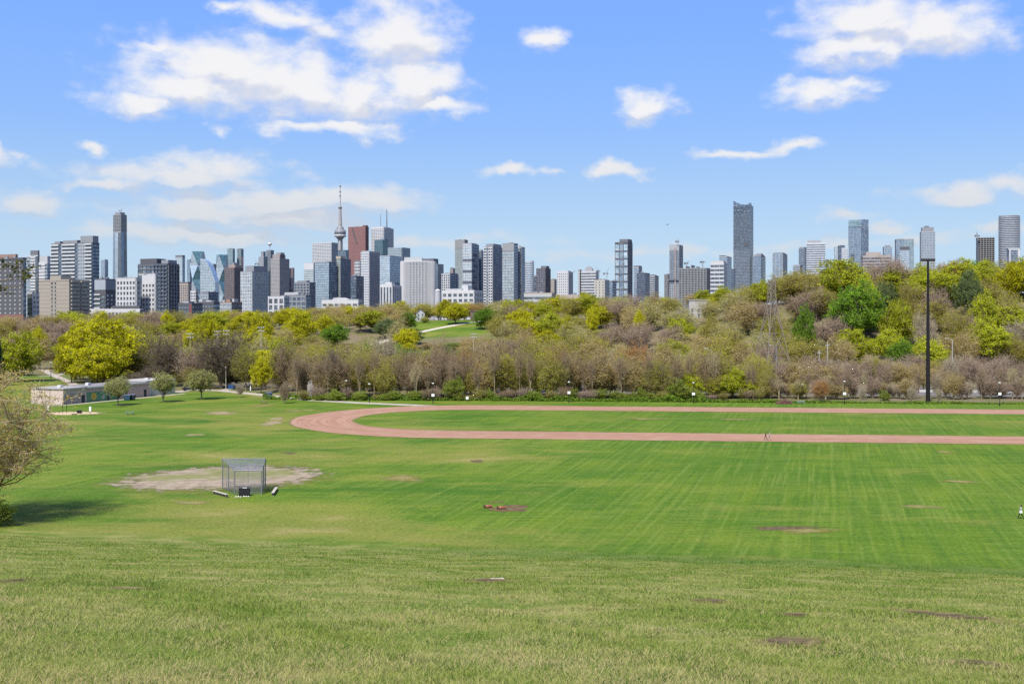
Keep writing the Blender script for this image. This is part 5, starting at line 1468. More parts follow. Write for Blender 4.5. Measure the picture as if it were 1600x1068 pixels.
for i in range(n):
    a_, b_ = i * 4, i * 4 + 4
    fs += [(a_, b_, b_ + 1, a_ + 1), (b_ + 2, a_ + 2, a_ + 3, b_ + 3), (a_ + 1, b_ + 1, b_ + 3, a_ + 3)]
fs += [(0, 1, 3, 2), (4 * n, 4 * n + 2, 4 * n + 3, 4 * n + 1)]
MB().add(vs, fs).build('roof_screen', GL(G_NV), e)
MB().box(-L * .36, -L * .1, -.8, -.45, H * .655, H * .685).build('dark_slot', WL(CHAR), e)
building(1176, 1189, 1196, 400, 2480, 'rounded-shoulder glass tower beside the tallest tower', MGREY, [seg(g=G_BL, w=(.20, .23, .28), sp=.4, fh=3.3)], [seg(g=G_BL, w=(.16, .18, .22), sp=.35, fh=3.3)], [(.15, 1, .1, .8, 3.5, MGREY), (.3, .9, .2, .7, 6.5, MGREY)])
building(1207, 1223, 1230, 396, 2500, 'squat glass tower with vertical ribs standing alone', MGREY, [seg(g=G_BL, w=LGREY, sp=.2, fh=3.3, pier=.25, bay=7)], [seg(g=G_BL, w=MGREY, sp=.2, pier=.2, bay=7)], [(.1, .9, .1, .9, 3, MGREY)])
building(1248, 1257, 1262, 388, 2100, 'dark glass tower behind the banded white office block', MGREY, [seg(g=G_NV, w=MGREY, sp=.35)], [seg(g=G_NV, w=DGREY, sp=.3)], [(.1, .9, .1, .9, 3, MGREY)])
building(1239, 1250, 1254, 414, 2000, 'low grey block behind the ridge trees', LGREY, [seg(g=G_DK, w=LGREY, sp=.5)], [seg(g=G_DK, w=LGREY, sp=.5)], name='low_block')
building(1260, 1289, 1290, 380, 2000, 'banded white office block with grey roof box', WHITE, [seg(g=G_NV, w=WHITE, sp=.48, fh=4.0, proud=.6)], [seg(g=G_NV, w=WHITE, sp=.48, fh=4)], [(.05, .78, .1, .9, 6, LGREY)], a=16, depth=28)
building(1290, 1295, 1298, 406, 2150, 'small dark block at the shoulder of the banded white office block', DGREY, [seg(g=G_NV, w=DGREY, sp=.3)], [seg(g=G_NV, w=DGREY, sp=.3)], a=16)
# ---- right group
building(1304, 1309, 1310, 386, 2500, 'thin pale tower beside the small black slab', OFFW, [seg(g=G_PL, w=OFFW, sp=.4)], [], a=14)
building(1310, 1320, 1321, 384, 2250, 'small black slab tower', CHAR, [seg(g=G_NV, w=CHAR, sp=.2)], [], a=14)
building(1315, 1326, 1327, 388, 2150, 'small white gridded block before the black slab', WHITE, [seg(g=G_BL, w=WHITE, sp=.45, fh=3.4, pier=.35)], [], a=14)
e, L, Rr, H = building(1326, 1357, 1360, 354, 2200, 'wide blue glass tower of offset boxes', MGREY,
    [seg(0, .62, G_BL, (.24, .28, .33), .3, 3.4, .1, 4, z0=.35), seg(.62, 1, G_NV, (.10, .13, .18), .25, 3.4, z0=.3), seg(.1, .3, G_NV, NAVY, .2, proud=.5, z0=.42, z1=.72), seg(0, .7, G_PL, (.30, .36, .42), .35, 3.4, .15, z1=.35), seg(.7, 1, G_BL, NAVY, .3, z1=.3)], [seg(g=G_NV, w=DGREY, sp=.3)], a=16, depth=26)
MB().box(-L * 1.0, -L * .38, -1, Rr, H, H + 14).build('upper_box', GL(G_GN), e); MB().box(-L * .38, 0, .5, Rr, H + .01, H + 14.6).build('upper_box', GL(G_NV), e)
building(1348, 1392, 1394, 400, 1250, 'long beige institutional block with ribbon windows', BEIGE, [seg(g=G_DK, w=(.45, .39, .36), sp=.5, fh=3.3, proud=.5)], [], [(.12, .66, .1, .9, 5, (.46, .41, .37))], a=12)
building(1381, 1394, 1396, 386, 2000, 'grey tower with rounded cap', LGREY, [seg(g=G_BL, w=LGREY, sp=.4, fh=3.3)], [], [(.2, .8, .1, .9, 3, DGREY)], a=14)
building(1400, 1428, 1430, 374, 2050, 'tall green-grey glass block with dark notch', MGREY, [seg(0, .45, G_BL, MGREY, .3), seg(.45, 1, G_GN, LGREY, .25, 3.6)], [], [(.05, .45, .1, .9, 1.5, DGREY)], a=14)
building(1406, 1421, 1432, 391, 1950, 'blue glass block with black roof box before the green-grey block', MGREY, [seg(g=G_PL, w=(.36, .42, .48), sp=.4, fh=3.4)], [seg(g=G_PL, w=LGREY, sp=.4)], [(0, 1, .0, .5, 6.5, CHAR)], a=21)
building(1439, 1461, 1463, 362, 2100, 'slender grey residential tower with stepped crown', LGREY, [seg(g=G_BL, w=LGREY, sp=.45, fh=3.1, pier=.2, bay=5)], [seg(g=G_BL, w=MGREY, sp=.4)], [(.08, .92, .1, .9, 9, MGREY), (.3, .6, .3, .7, 12, DGREY)], a=15)
e, L, Rr, H = building(1528, 1554, 1556, 371, 2000, 'unfinished tower with bare concrete top floors', MGREY, [seg(g=G_NV, w=DGREY, sp=.3, fh=3.3, pier=.15, z1=.6), seg(g=(dict(color=(.02, .02, .02), light=None, frac=0)), w=CONC, sp=.25, fh=3.6, pier=.16, bay=5, proud=1, z0=.6)], [], a=15)
tower_poly(1577, 2000, 338, ell(18, 14, 22), 'tall curved tower with white balcony bands', G_NV, (.50, .50, .51), 3.2, .45, 1.05)
building(1577, 1594, 1597, 390, 1900, 'small block with white frame at the foot of the tall curved tower', WHITE, [seg(0, .12, None, WHITE, .95, 40), seg(.12, .8, G_NV, MGREY, .3, 4), seg(.8, 1, None, WHITE, .95, 40)], [], [(-.1, 1.1, .0, .9, 3.5, LGREY)], a=15)

# tower cranes
def crane(x, yb, yt, D, label, jib, back, tilt=0.5, c=(.30, .30, .32), az_=0.2):
    X0 = X_at(x, D); zb, zt_ = HC + (HY - yb) * D / F, HC + (HY - yt) * D / F
    e = empty('tower_crane', (X0, D, zb), label, 'crane', None, az_)
    h = zt_ - zb
    mt = WL(c)
    mm = MB()
    s = .9
    for sx in (-s, s):
        for sy in (-s, s): mm.tube((sx, sy, 0), (sx, sy, h), .16, n=4)
    k = 0.0
    while k < h - 2.5:
        mm.tube((-s, -s, k), (s, -s, k + 2.5), .10, n=3); mm.tube((s, s, k), (-s, s, k + 2.5), .10, n=3); k += 2.5
    mm.build('mast', mt, e)
    j = MB(); d = Vector((math.cos(tilt), 0, math.sin(tilt)))
    up = Vector((-math.sin(tilt), 0, math.cos(tilt)))
    for o_ in (up * 1.2, Vector((0, .8, 0)), Vector((0, -.8, 0))): j.tube(Vector((0, 0, h)) + o_, Vector((0, 0, h)) + d * jib + o_ * .4, .22, .12, 4)
    for i in range(int(jib / 3)):
        a_ = Vector((0, 0, h)) + d * (i * 3); j.tube(a_ + up * 1.1, a_ + d * 1.5 + Vector((0, .7, 0)), .1, n=3); j.tube(a_ + d * 1.5 + Vector((0, -.7, 0)), a_ + d * 3 + up * 1.0, .1, n=3)
    j.build('jib', mt, e)
    cj = MB().box(-back, 0, -.8, .8, h - .4, h + .6); cj.build('counter_jib', mt, e)
    MB().box(-back - .5, -back + 2.5, -1.3, 1.3, h - 2.2, h + 1.2).build('counterweight', WL(DGREY), e)
    MB().box(.2, 2.6, -2.2, -.9, h - 1.6, h + .8).build('cab', WL(DGREY), e)
    MB().tube((0, 0, h), (-1.5, 0, h + 6), .25, .15, 4).build('apex', mt, e)
crane(948, 445, 427, 2000, 'luffing crane with steep jib beside the panelled tower', 13, 6, 1.15, az_=0.0)
crane(936, 445, 423, 2300, 'thin distant crane beyond the arched-top block', 12, 4, 2.3, az_=0)
crane(1059, 385, 377, 2200, 'small crane on top of the unfinished grey tower', 8, 4, 1.1, az_=0)
crane(1073, 430, 411, 2150, 'crane beside the unfinished grey tower', 8, 5, .6, az_=0.3)
crane(1098, 421, 409, 2120, 'hammerhead crane above the wide concrete frame', 7, 5, 0.02, az_=0.4)
crane(1528, 375, 368, 2000, 'crane perched on the corner of the unfinished tower', 8, 5, 2.0, az_=0)
crane(189, 336, 329, 4000, 'crane on the roof of the tallest slim tower', 12, 8, 0.9, az_=0)
crane(379, 425, 404, 2650, 'red crane against the teal glass pair', 14, 10, 2.9, c=(.40, .10, .12), az_=0.1)
crane(403, 432, 412, 2300, 'grey crane left of the stepped granite tower'.replace('left of', 'beside'), 10, 6, 2.2, az_=0)

# ------------------------------------------------------------------ park building with mural
def mural_building():
    ax, ay = Vector((.382, .924)), Vector((-.924, .382))
    e = empty('park_building', (-127, 314, 0), 'long low flat-roofed park building with painted flower mural', 'building', None, math.atan2(.924, .382))
    # local x along the long wall, local y into the depth
    PINK, PUR, CREAM = flat((.47, .38, .34), .85, var=.08, scale=.6), flat((.47, .34, .31), .85, var=.1, scale=.8), flat((.55, .50, .43), .85, var=.06, scale=.5)
    MB().box(0, 9, 0, 12, -.2, 4.3).build('wall', PINK, e)
    MB().box(9, 36, .15, 12, -.2, 4.1).build('wall', PUR, e)
    MB().box(36, 50, 1.8, 13, -.2, 4.5).build('wall', CREAM, e)
    roof = MB().box(-.3, 9.0, -.3, 12.3, 4.3, 4.55).build('roof', flat((.30, .29, .28), .9), e)
    MB().box(9.0, 36.2, -.2, 12.3, 4.1, 4.38).build('roof', flat((.20, .19, .19), .9), e)
    MB().box(35.8, 50.3, 1.5, 13.3, 4.5, 4.75).build('roof', flat((.34, .33, .31), .9), e)
    MB().box(-.35, 9.0, -.36, -.30, 4.2, 4.62).build('fascia', flat((.5, .44, .4)), e)
    MB().box(9.0, 36.2, -.27, -.2, 4.0, 4.45).build('fascia', flat((.5, .46, .44)), e)
    for x_, y_ in ((4, 5), (16, 6), (27, 4), (43, 7)):
        MB().box(x_, x_ + 1.2, y_, y_ + 1.2, 4.6 if x_ > 36 else 4.39, 5.2).build('roof_vent', flat((.5, .5, .5)), e)
    DK, OR, GRN, YEL, BLU, WHT, RED = [flat(c, .8, var=.2, scale=1.5) for c in ((.30, .26, .25), (.60, .28, .06), (.11, .24, .14), (.62, .45, .06), (.08, .22, .48), (.65, .65, .62), (.45, .08, .06))]
    MB().box(.1, 6.6, -.03, 0, .1, 2.9).build('mural_panel', DK, e)
    for i in range(5):
        x_ = .6 + i * 1.2
        MB().add([(x_, -.05, 1.2 + .25 * i), (x_ + 1.5, -.05, 1.5 + .2 * i), (x_ + 1.1, -.05, 2.3 + .1 * i), (x_ + .3, -.05, 1.9 + .1 * i)], [(0, 1, 2, 3)]).build('mural_shape', (OR, YEL, OR, WHT, OR)[i], e)
    MB().box(9.1, 22, .11, .15, .1, 2.9).build('mural_panel', GRN, e)
    def flower(cx, cz, r, mp, mc):
        for i in range(9):
            t = 2 * math.pi * i / 9
            a_, b_ = Vector((math.cos(t), math.sin(t))), Vector((-math.sin(t), math.cos(t)))
            pts = [a_ * r * .3, a_ * r * .7 + b_ * r * .24, a_ * r, a_ * r * .7 - b_ * r * .24]
            MB().add([(cx + p.x, .07, cz + p.y) for p in pts], [(0, 1, 2, 3)]).build('mural_petal', mp, e)
        MB().add([(cx + r * .36 * math.cos(2 * math.pi * i / 12), .05, cz + r * .36 * math.sin(2 * math.pi * i / 12)) for i in range(12)], [tuple(range(12))]).build('mural_flower_centre', mc, e)
    flower(12.0, 1.6, 1.25, YEL, OR)
    flower(15.8, 1.1, .6, WHT, RED)
    flower(18.6, 2.1, .9, BLU, WHT)
    for x_, w_ in ((7.0, 1.3), (17.4, 1.0), (25, 1.1), (33.3, 1.2)):
        yf = 0 if x_ < 9 else .15
        d = MB().box(x_, x_ + w_, yf - .05, yf, 0, 2.25).build('door', flat((.03, .035, .045), .6), e)
        MB().box(x_ + .12, x_ + .2, yf - .12, yf - .05, 1.0, 1.15).build('handle', flat((.5, .5, .5), .4, .8), d)
    for x_ in (38.5, 42, 45.5): MB().box(x_, x_ + 1.6, 1.75, 1.8, 2.2, 3.2).build('window', GL(G_DK), e)
    MB().box(-.05, 0, 4.8, 5.0, .3, 4.0).build('downpipe', flat((.2, .2, .2)), e)
mural_building()

# ------------------------------------------------------------------ ball diamond backstop
GALV = flat((.20, .21, .225), .55, .4, .08, 2.0)
def wires(mb, a, b, c, d, pitch=.10, r=.0065):
    """diamond mesh over the quad a-b (bottom) d-c (top)"""
    a, b, c, d = map(Vector, (a, b, c, d))
    W, H = (b - a).length, (d - a).length
    nrm = (b - a).cross(d - a).normalized()
    def pt(u, v): return a * (1 - u) * (1 - v) + b * u * (1 - v) + c * u * v + d * (1 - u) * v
    n = int((W + H) / pitch)
    for k in range(1, n):
        s = k * pitch
        for sg in (1, -1):
            x0, y0 = (s, 0) if s < W else (W, s - W)
            x1, y1 = (0, s) if s < H else (s - H, H)
            if sg < 0: x0, x1 = W - x0, W - x1
            p, q = pt(x0 / W, y0 / H), pt(x1 / W, y1 / H)
            dr = (q - p)
            if dr.length < .05: continue
            t = dr.normalized().cross(nrm) * r
            off = nrm * (.004 * sg)
            mb.add([p - t + off, p + t + off, q + t + off, q - t + off], [(0, 1, 2, 3)])
def backstop():
    NL, NR = Vector((-39.0, 156.0, 0)), Vector((-35.2, 156.0, 0))
    FL, FR = Vector((-42.0, 161.0, 0)), Vector((-35.9, 161.6, 0))
    o = (NL + NR) / 2
    e = empty('backstop', o, 'grey chain-link baseball backstop with sloping canopy on the dirt infield', 'backstop')
    NL, NR, FL, FR = NL - o, NR - o, FL - o, FR - o
    hN, hF = 3.35, 4.35
    up = lambda p, h: p + Vector((0, 0, h))
    def pole(p, h, nm='post', r=.07): MB().tube(p - Vector((0, 0, .2)), up(p, h), r, n=8).build(nm, GALV, e)
    def rail(p, q, r=.05): MB().tube(p, q, r, n=6).build('rail', GALV, e)
    ML, MR = (NL + FL) / 2, (NR + FR) / 2
    for p, h in ((NL, hN), (NR, hN), (FL, hF), (FR, hF), (ML, (hN + hF) / 2), (MR, (hN + hF) / 2)): pole(p, h, r=.085)
    MN = (NL + NR) / 2
    rail(up(MN, 1.5), up(MN, hN), .04)
    for f in (.3, .62): rail(up(NL.lerp(NR, f), 0), up(NL.lerp(NR, f), 1.5), .04)
    for z in (1.5,):
        rail(up(NL, z), up(NR, z), .04); rail(up(NL, z), up(FL, z), .04); rail(up(NR, z), up(FR, z), .04)
    for f in (.33, .67): rail(NL.lerp(FL, f), up(NL.lerp(FL, f), 1.5), .04)
    rail(up(NL, hN), up(NR, hN), .07); rail(up(NL, hN), up(FL, hF)); rail(up(NR, hN), up(FR, hF)); rail(up(FL, hF), up(FR, hF))
    rail(up(NL, hN).lerp(up(FL, hF), .45), up(NR, hN).lerp(up(FR, hF), .45), .04)
    for f in (.28, .52, .77): rail(up(NL, hN).lerp(up(NR, hN), f), up(FL, hF).lerp(up(FR, hF), f), .045)
    for a, b, ha, hb in ((NL, NR, hN, hN), (NL, FL, hN, hF), (NR, FR, hN, hF)):
        mb = MB(); wires(mb, up(a, .05), up(b, .05), up(b, hb), up(a, ha)); mb.build('chain_link_panel', GALV, e, kind='stuff')
    mb = MB(); wires(mb, up(NL, hN + .02), up(NR, hN + .02), up(FR, hF + .02), up(FL, hF + .02), .075, .010); mb.build('canopy_mesh', GALV, e, kind='stuff')
    # black equipment bin and scattered white bags at its back
    bx_, by_ = X_at(383, 155.0), 154.6
    e2 = empty('equipment_bin', (bx_, by_, 0), 'black equipment bin standing against the back of the backstop', 'bin')
    BK = flat((.012, .012, .016), .6)
    MB().box(-.72, .72, -.28, .28, 0, 1.02).build('body', BK, e2); MB().box(-.76, .76, -.32, .32, 1.021, 1.10).build('lid', flat((.02, .02, .025), .5), e2)
    MB().box(-.25, .35, -.1, .15, 1.101, 1.16).build('lid_sticker', flat((.55, .55, .55)), e2)
    rr = random.Random(4)
    for i in range(6):
        b = MB().ball((0, 0, .08), .12, 8, (1.3, 1, .7)).build('litter', flat((.62, .62, .58), .8), None, smooth=True)
        b.location = (bx_ - .9 + i * .34, 153.6 + rr.uniform(-.25, .25), 0); b.rotation_euler = (0, 0, rr.uniform(0, 3))
        tag(b, 'small white paper litter on the grass before the equipment bin', 'litter', 'white litter by the bin')
backstop()
WOODP = flat((.42, .38, .33), .85, var=.2, scale=3)
def bench(pa, pb, label, nleg=3):
    pa, pb = Vector((*pa, 0)), Vector((*pb, 0))
    d = pb - pa; L = d.length
    e = empty('bench', (pa + pb) / 2, label, 'bench', None, math.atan2(d.y, d.x))
    for k in range(2): MB().box(-L / 2, L / 2, -.20 + k * .21, -.01 + k * .21, .42, .47).build('seat_plank', WOODP, e)
    for i in range(nleg):
        x_ = -L / 2 + .25 + i * (L - .5) / (nleg - 1)
        MB().box(x_ - .05, x_ + .05, -.17, .17, -.05, .42).build('leg', flat((.12, .11, .10)), e)
bench(g0(333.5, 771), g0(355, 777), 'long wooden player bench on the wide side of the backstop', 5)
bench(g0(426, 774.5), g0(432, 765.5), 'long wooden player bench beyond the backstop, end on', 4)

# ------------------------------------------------------------------ barrels, board, walkers
def barrel(x, y, rz, label):
    X0, Y0 = g0(x, y)
    e = empty('traffic_barrel', (X0, Y0, .20), label, 'barrel', None, rz)
    e.scale = (.95, .75, .75)
    OR = flat((.21, .065, .045), .8, var=.35, scale=4)
    prof = [(.24, -.55), (.27, -.53), (.27, -.30), (.255, -.28), (.27, -.26), (.27, -.02), (.25, 0), (.26, .02), (.26, .26), (.235, .28), (.25, .3), (.245, .5), (.18, .55)]
    o = MB().lathe(prof, 14).build('body', OR, e, smooth=False); o.rotation_euler = (0, R(90), 0)
    o2 = MB().lathe([(.272, -.25), (.272, -.05)], 14, cap=False).build('reflective_band', flat((.28, .12, .09), .7), e); o2.rotation_euler = (0, R(90), 0)
    o3 = MB().box(-.3, .3, -.3, .3, -.035, .035).build('base_foot', flat((.03, .03, .03)), e); o3.location = (-.58, 0, .02); o3.rotation_euler = (0, R(90), 0)
barrel(763, 793, .25, 'orange-red traffic barrel lying at the end of the dark soil patch')
barrel(783.5, 795, .15, 'orange-red traffic barrel lying on the middle of the dark soil patch')
X0, Y0 = slope_hit(777, 905)
o = MB().box(-.30, .30, -.05, .05, 0, .05).build('board', flat((.40, .34, .28), .85, var=.2, scale=6)); o.location = (X0, Y0, tz(X0, Y0) + .02); o.rotation_euler = (0, 0, .12)
tag(o, 'pale wooden board lying in the slope grass', 'board')

def person(loc, rz, label, top, legs, shoe, skin, hair, stride=.30, long_hair=False, arms=None, waist=None, h=1.74):
    e = empty('person', (loc[0], loc[1], tz(*loc)), label, 'person', None, rz)
    sk = [  # x right, y forward, z up, radius, parent
     (0, 0, .93, .125, -1), (0, .01, 1.10, .115, 0), (0, .02, 1.28, .135, 1), (0, .01, 1.42, .085, 2), (0, .02, 1.49, .052, 3), (0, .035, 1.57, .075, 4), (0, .03, 1.66, .085, 5), (0, .02, 1.72, .05, 6),
     (.17, .01, 1.39, .058, 3), (.22, -.10, 1.14, .043, 8), (.21, .03, .93, .032, 9), (.205, .09, .86, .030, 10),
     (-.17, .01, 1.39, .058, 3), (-.22, .06, 1.14, .043, 12), (-.20, .26, 1.02, .032, 13), (-.19, .33, .99, .030, 14),
     (.09, .01, .86, .095, 0), (.10, stride * .62, .49, .062, 16), (.10, stride * .95, .10, .042, 17), (.10, stride * .95 + .13, .045, .035, 18),
     (-.09, 0, .86, .095, 0), (-.10, -stride * .35, .48, .062, 20), (-.10, -stride * 1.35, .14, .042, 21), (-.10, -stride * 1.35 + .12, .045, .035, 22)]
    me = bpy.data.meshes.new('body')
    me.from_pydata([s[:3] for s in sk], [(s[4], i) for i, s in enumerate(sk) if s[4] >= 0], [])
    o = bpy.data.objects.new('body', me); col.objects.link(o)
    o.modifiers.new('skin', 'SKIN'); sd = o.modifiers.new('sub', 'SUBSURF'); sd.levels = 2; sd.render_levels = 2
    if not me.skin_vertices: bpy.context.view_layer.update()
    for i, s in enumerate(sk):
        sv = me.skin_vertices[0].data[i]; sv.radius = (s[3], s[3] * (.78 if i in (0, 1, 2) else 1)); sv.use_root = (i == 0)
    bpy.context.view_layer.update()
    dg = bpy.context.evaluated_depsgraph_get()
    m2 = bpy.data.meshes.new_from_object(o.evaluated_get(dg))
    bpy.data.objects.remove(o)
    bm = bmesh.new(); bm.from_mesh(m2)
    # fingers, thumb, nose and ears grow from the same mesh
    fm = MB()
    for sx, hx, hy, hz, dv in ((1, .205, .09, .86, Vector((0, .45, -.9))), (-1, -.19, .33, .99, Vector((0, .9, -.35)))):
        dv.normalize()
        side = Vector((1, 0, 0)); 
        for k in range(4):
            b0 = Vector((hx, hy, hz)) + dv * .02 + side * (.012 * (k - 1.5)) + Vector((0, (k - 1.5) * .012, (k - 1.5) * .006))
            L = (.065, .075, .07, .055)[k]
            mid = b0 + dv * L * .55
            tip = mid + (dv + Vector((0, -.35, -.25))).normalized() * L * .5
            fm.tube(b0, mid, .010, .009, 6); fm.tube(mid, tip, .009, .007, 6)
        t0 = Vector((hx, hy, hz)) - dv * .03 + Vector((-sx * .02, .015, 0))
        fm.tube(t0, t0 + Vector((-sx * .03, .03, -.02)), .011, .008, 6)
    fm.tube((0, .10, 1.60), (0, .145, 1.585), .010, .016, 6)
    for sx in (-1, 1): fm.ball((sx * .088, .02, 1.60), .028, 6, (.35, .7, 1))
    tmp = bpy.data.meshes.new('tmp'); tmp.from_pydata(fm.v, [], fm.f); bm.from_mesh(tmp)
    bm.to_mesh(m2); bm.free()
    m2.name = 'body'
    m2.materials.clear()
    for c in (skin, top, legs, shoe): m2.materials.append(flat(c, .8, var=.1, scale=4))
    for p in m2.polygons:
        c = p.center
        hand = (c.x > .15 and c.z < .93) or (c.x < -.15 and c.y > .27)
        p.material_index = 0 if (c.z > 1.47 or hand) else 3 if c.z < .085 else 2 if c.z < .95 and abs(c.x) < .19 else 1
    m2.shade_smooth()
    b = bpy.data.objects.new('body', m2); col.objects.link(b); b.parent = e
    hm = MB().ball((0, .005, 1.665), .115, 12, (.95, 1.0, .95))
    hm.v = [(x, y if y < .055 else .055 + (y - .055) * .2, z if z > 1.60 or y < -.01 else 1.60) for x, y, z in hm.v]
    if long_hair: hm.ball((0, -.09, 1.56), .07, 8, (.9, .6, 1.6))
    hm.build('hair', flat(hair, .7), e, smooth=True)
    for sx in (-1, 1): MB().ball((sx * .032, .108, 1.615), .011, 6).build('eye', flat((.02, .02, .02), .4), e)
    MB().box(-.022, .022, .098, .112, 1.555, 1.563).build('mouth', flat((.30, .10, .09)), e)
    if waist:
        MB().lathe([(.20, .74), (.195, .85), (.165, 1.0), (.14, 1.06)], 14, cap=False).build('jacket_round_waist', flat(waist, .8), e, smooth=True)
    e.scale = (h / 1.76,) * 3
    return e
X0, Y0 = g0(1196.5, 687.5)
person((X0, Y0), R(80), 'person in black clothes and dark cap of hair striding along the track', (.018, .018, .022), (.05, .042, .045), (.02, .02, .02), (.32, .19, .13), (.012, .010, .010), .34)
person((X0 + .75, Y0 - .25), R(84), 'pale grey figure just behind the person in black, added for an exposure ghost', (.34, .29, .28), (.32, .24, .22), (.3, .28, .26), (.36, .24, .18), (.16, .15, .13), .34)  # second figure added for an exposure ghost of the walker
X0, Y0 = g0(1595, 810)
person((X0, Y0), R(86), 'person in grey top and black leggings with white jacket round the waist', (.34, .36, .38), (.012, .012, .015), (.02, .02, .02), (.30, .18, .12), (.012, .010, .010), .28, True, waist=(.75, .75, .76))

# ------------------------------------------------------------------ lamps, masts and poles
BLACK = flat((.012, .012, .013), .5)
def lamp_post(x, yt, ysign, yb, label, sign=True):
    X0, Y0 = g0(x, yb); k = Y0 / F
    e = empty('lamp_post', (X0, Y0, 0), label, 'lamp post')
    H = (yb - yt) * k
    MB().tube((0, 0, -.1), (0, 0, .9), .16, .12, 8).build('base', BLACK, e)
    MB().tube((0, 0, .9), (0, 0, H - .45), .09, .07, 8).build('pole', BLACK, e)
    ld = MB().lathe([(.10, H - .45), (.30, H - .2), (.36, H - .1), (.3, H), (.08, H + .08)], 12).build('lamp_head', flat((.58, .58, .55), .6), e)
    if sign:
        z = (yb - ysign) * k
        MB().box(-.42, .42, -.15, -.11, z - .36, z + .36).build('sign', flat((.75, .75, .74), .6), e)
lamp_post(676.5, 598, 617, 630, 'black lamp post with white sign at the track bend')
lamp_post(889, 596, 613, 629, 'black lamp post with white sign before the middle of the belt')
lamp_post(1083.5, 597, 615, 629.5, 'black lamp post with white sign at the thin end of the belt')
lamp_post(1319.5, 595, 614.5, 631, 'black lamp post with white sign near the small rust crowned tree')
lamp_post(1562, 597, 615, 634, 'black lamp post with white sign before the red and white pickup')
lamp_post(541, 594, 0, 625, 'plain black lamp post beside the path', False)
lamp_post(577, 599, 0, 628.5, 'plain lamp post where the path nears the track', False)
lamp_post(1254, 600, 0, 624, 'plain lamp post beside the brush pile', False)
def sign_post(x, ytop, yb, label, w_=.5, h_=.8, c=(.7, .7, .69)):
    X0, Y0 = g0(x, yb); H = (yb - ytop) * Y0 / F
    e = empty('sign_post', (X0, Y0, 0), label, 'sign')
    MB().tube((0, 0, -.1), (0, 0, H), .05, n=6).build('post', BLACK, e)
    MB().box(-w_ / 2, w_ / 2, -.10, -.055, H - h_, H + .05).build('panel', flat(c, .6), e)
sign_post(730, 619.5, 629.5, 'small white sign on a short post behind the track', .75, .75)
sign_post(75, 634, 646, 'tall white sign at the end of the sand exercise pad', .5, 1.2)
sign_post(141, 635, 648, 'tall white sign beside the black box on the sand pad', .5, 1.2)
sign_post(391.5, 603, 613, 'thin white marker sign at the path fork', .25, 1.5)
# exercise bars and box on the pad
X0, Y0 = g0(101, 645)
e = empty('exercise_bar', (X0, Y0, 0), 'dark double post exercise bar on the sand pad', 'exercise bar')
for sx in (-.5, .5): MB().tube((sx, 0, -.1), (sx, 0, 2.7), .07, n=8).build('post', BLACK, e)
MB().tube((-.5, 0, 2.6), (.5, 0, 2.6), .04).build('bar', BLACK, e)
X0, Y0 = g0(70.5, 645)
e = empty('exercise_bar', (X0, Y0, 0), 'tall single exercise post at the edge of the sand pad', 'exercise bar')
MB().tube((0, 0, -.1), (0, 0, 4.4), .07, n=8).build('post', BLACK, e); MB().tube((-.4, 0, 4.2), (.4, 0, 4.2), .04).build('bar', BLACK, e)
X0, Y0 = g0(124, 645.5)
e = empty('plyo_box', (X0, Y0, 0), 'black jumping box on the sand exercise pad', 'box')
MB().prism([(-.5, -.4), (.5, -.4), (.5, .4), (-.5, .4)], 0, .75).build('body', BLACK, e); MB().box(-.55, .55, -.45, .45, .751, .82).build('lid', flat((.03, .03, .03)), e)
X0, Y0 = g0(116, 647.5)
e = empty('exercise_step', (X0, Y0, 0), 'low black exercise step beside the jumping box', 'step')
MB().box(-.6, .6, -.25, .25, .12, .22).build('tread', BLACK, e)
for sx in (-.5, .5): MB().box(sx - .05, sx + .05, -.22, .22, -.05, .12).build('leg', BLACK, e)
# picnic tables
def picnic(x, yb, rz, label, c):
    X0, Y0 = g0(x, yb)
    e = empty('picnic_table', (X0, Y0, 0), label, 'picnic table', None, rz)
    mt = flat(c, .8, var=.2, scale=3)
    for k in range(4): MB().box(-1.1, 1.1, -.40 + k * .205, -.21 + k * .205, .72, .77).build('table_plank', mt, e)
    for sy in (-1, 1):
        MB().box(-1.1, 1.1, sy * .72 - .13, sy * .72 + .13, .43, .475).build('seat_plank', mt, e)
    for sx in (-.75, .75):
        for sy in (-1, 1): MB().tube((sx, sy * .68, -.03), (sx, sy * .2, .72), .05, n=4).build('leg', mt, e)
        MB().box(sx - .03, sx + .03, -.8, .8, .36, .43).build('crossbar', mt, e)
picnic(190, 635, .9, 'dark picnic table under the young grey-green tree', (.05, .05, .05))
picnic(203, 647.5, .1, 'weathered green picnic table alone on the lawn', (.16, .22, .17))
picnic(412, 630.5, .3, 'brown picnic table on the dry grass near the blue dumpster', (.16, .11, .08))
picnic(1251, 630.5, .0, 'pale green picnic table on the strip behind the track', (.24, .32, .28))
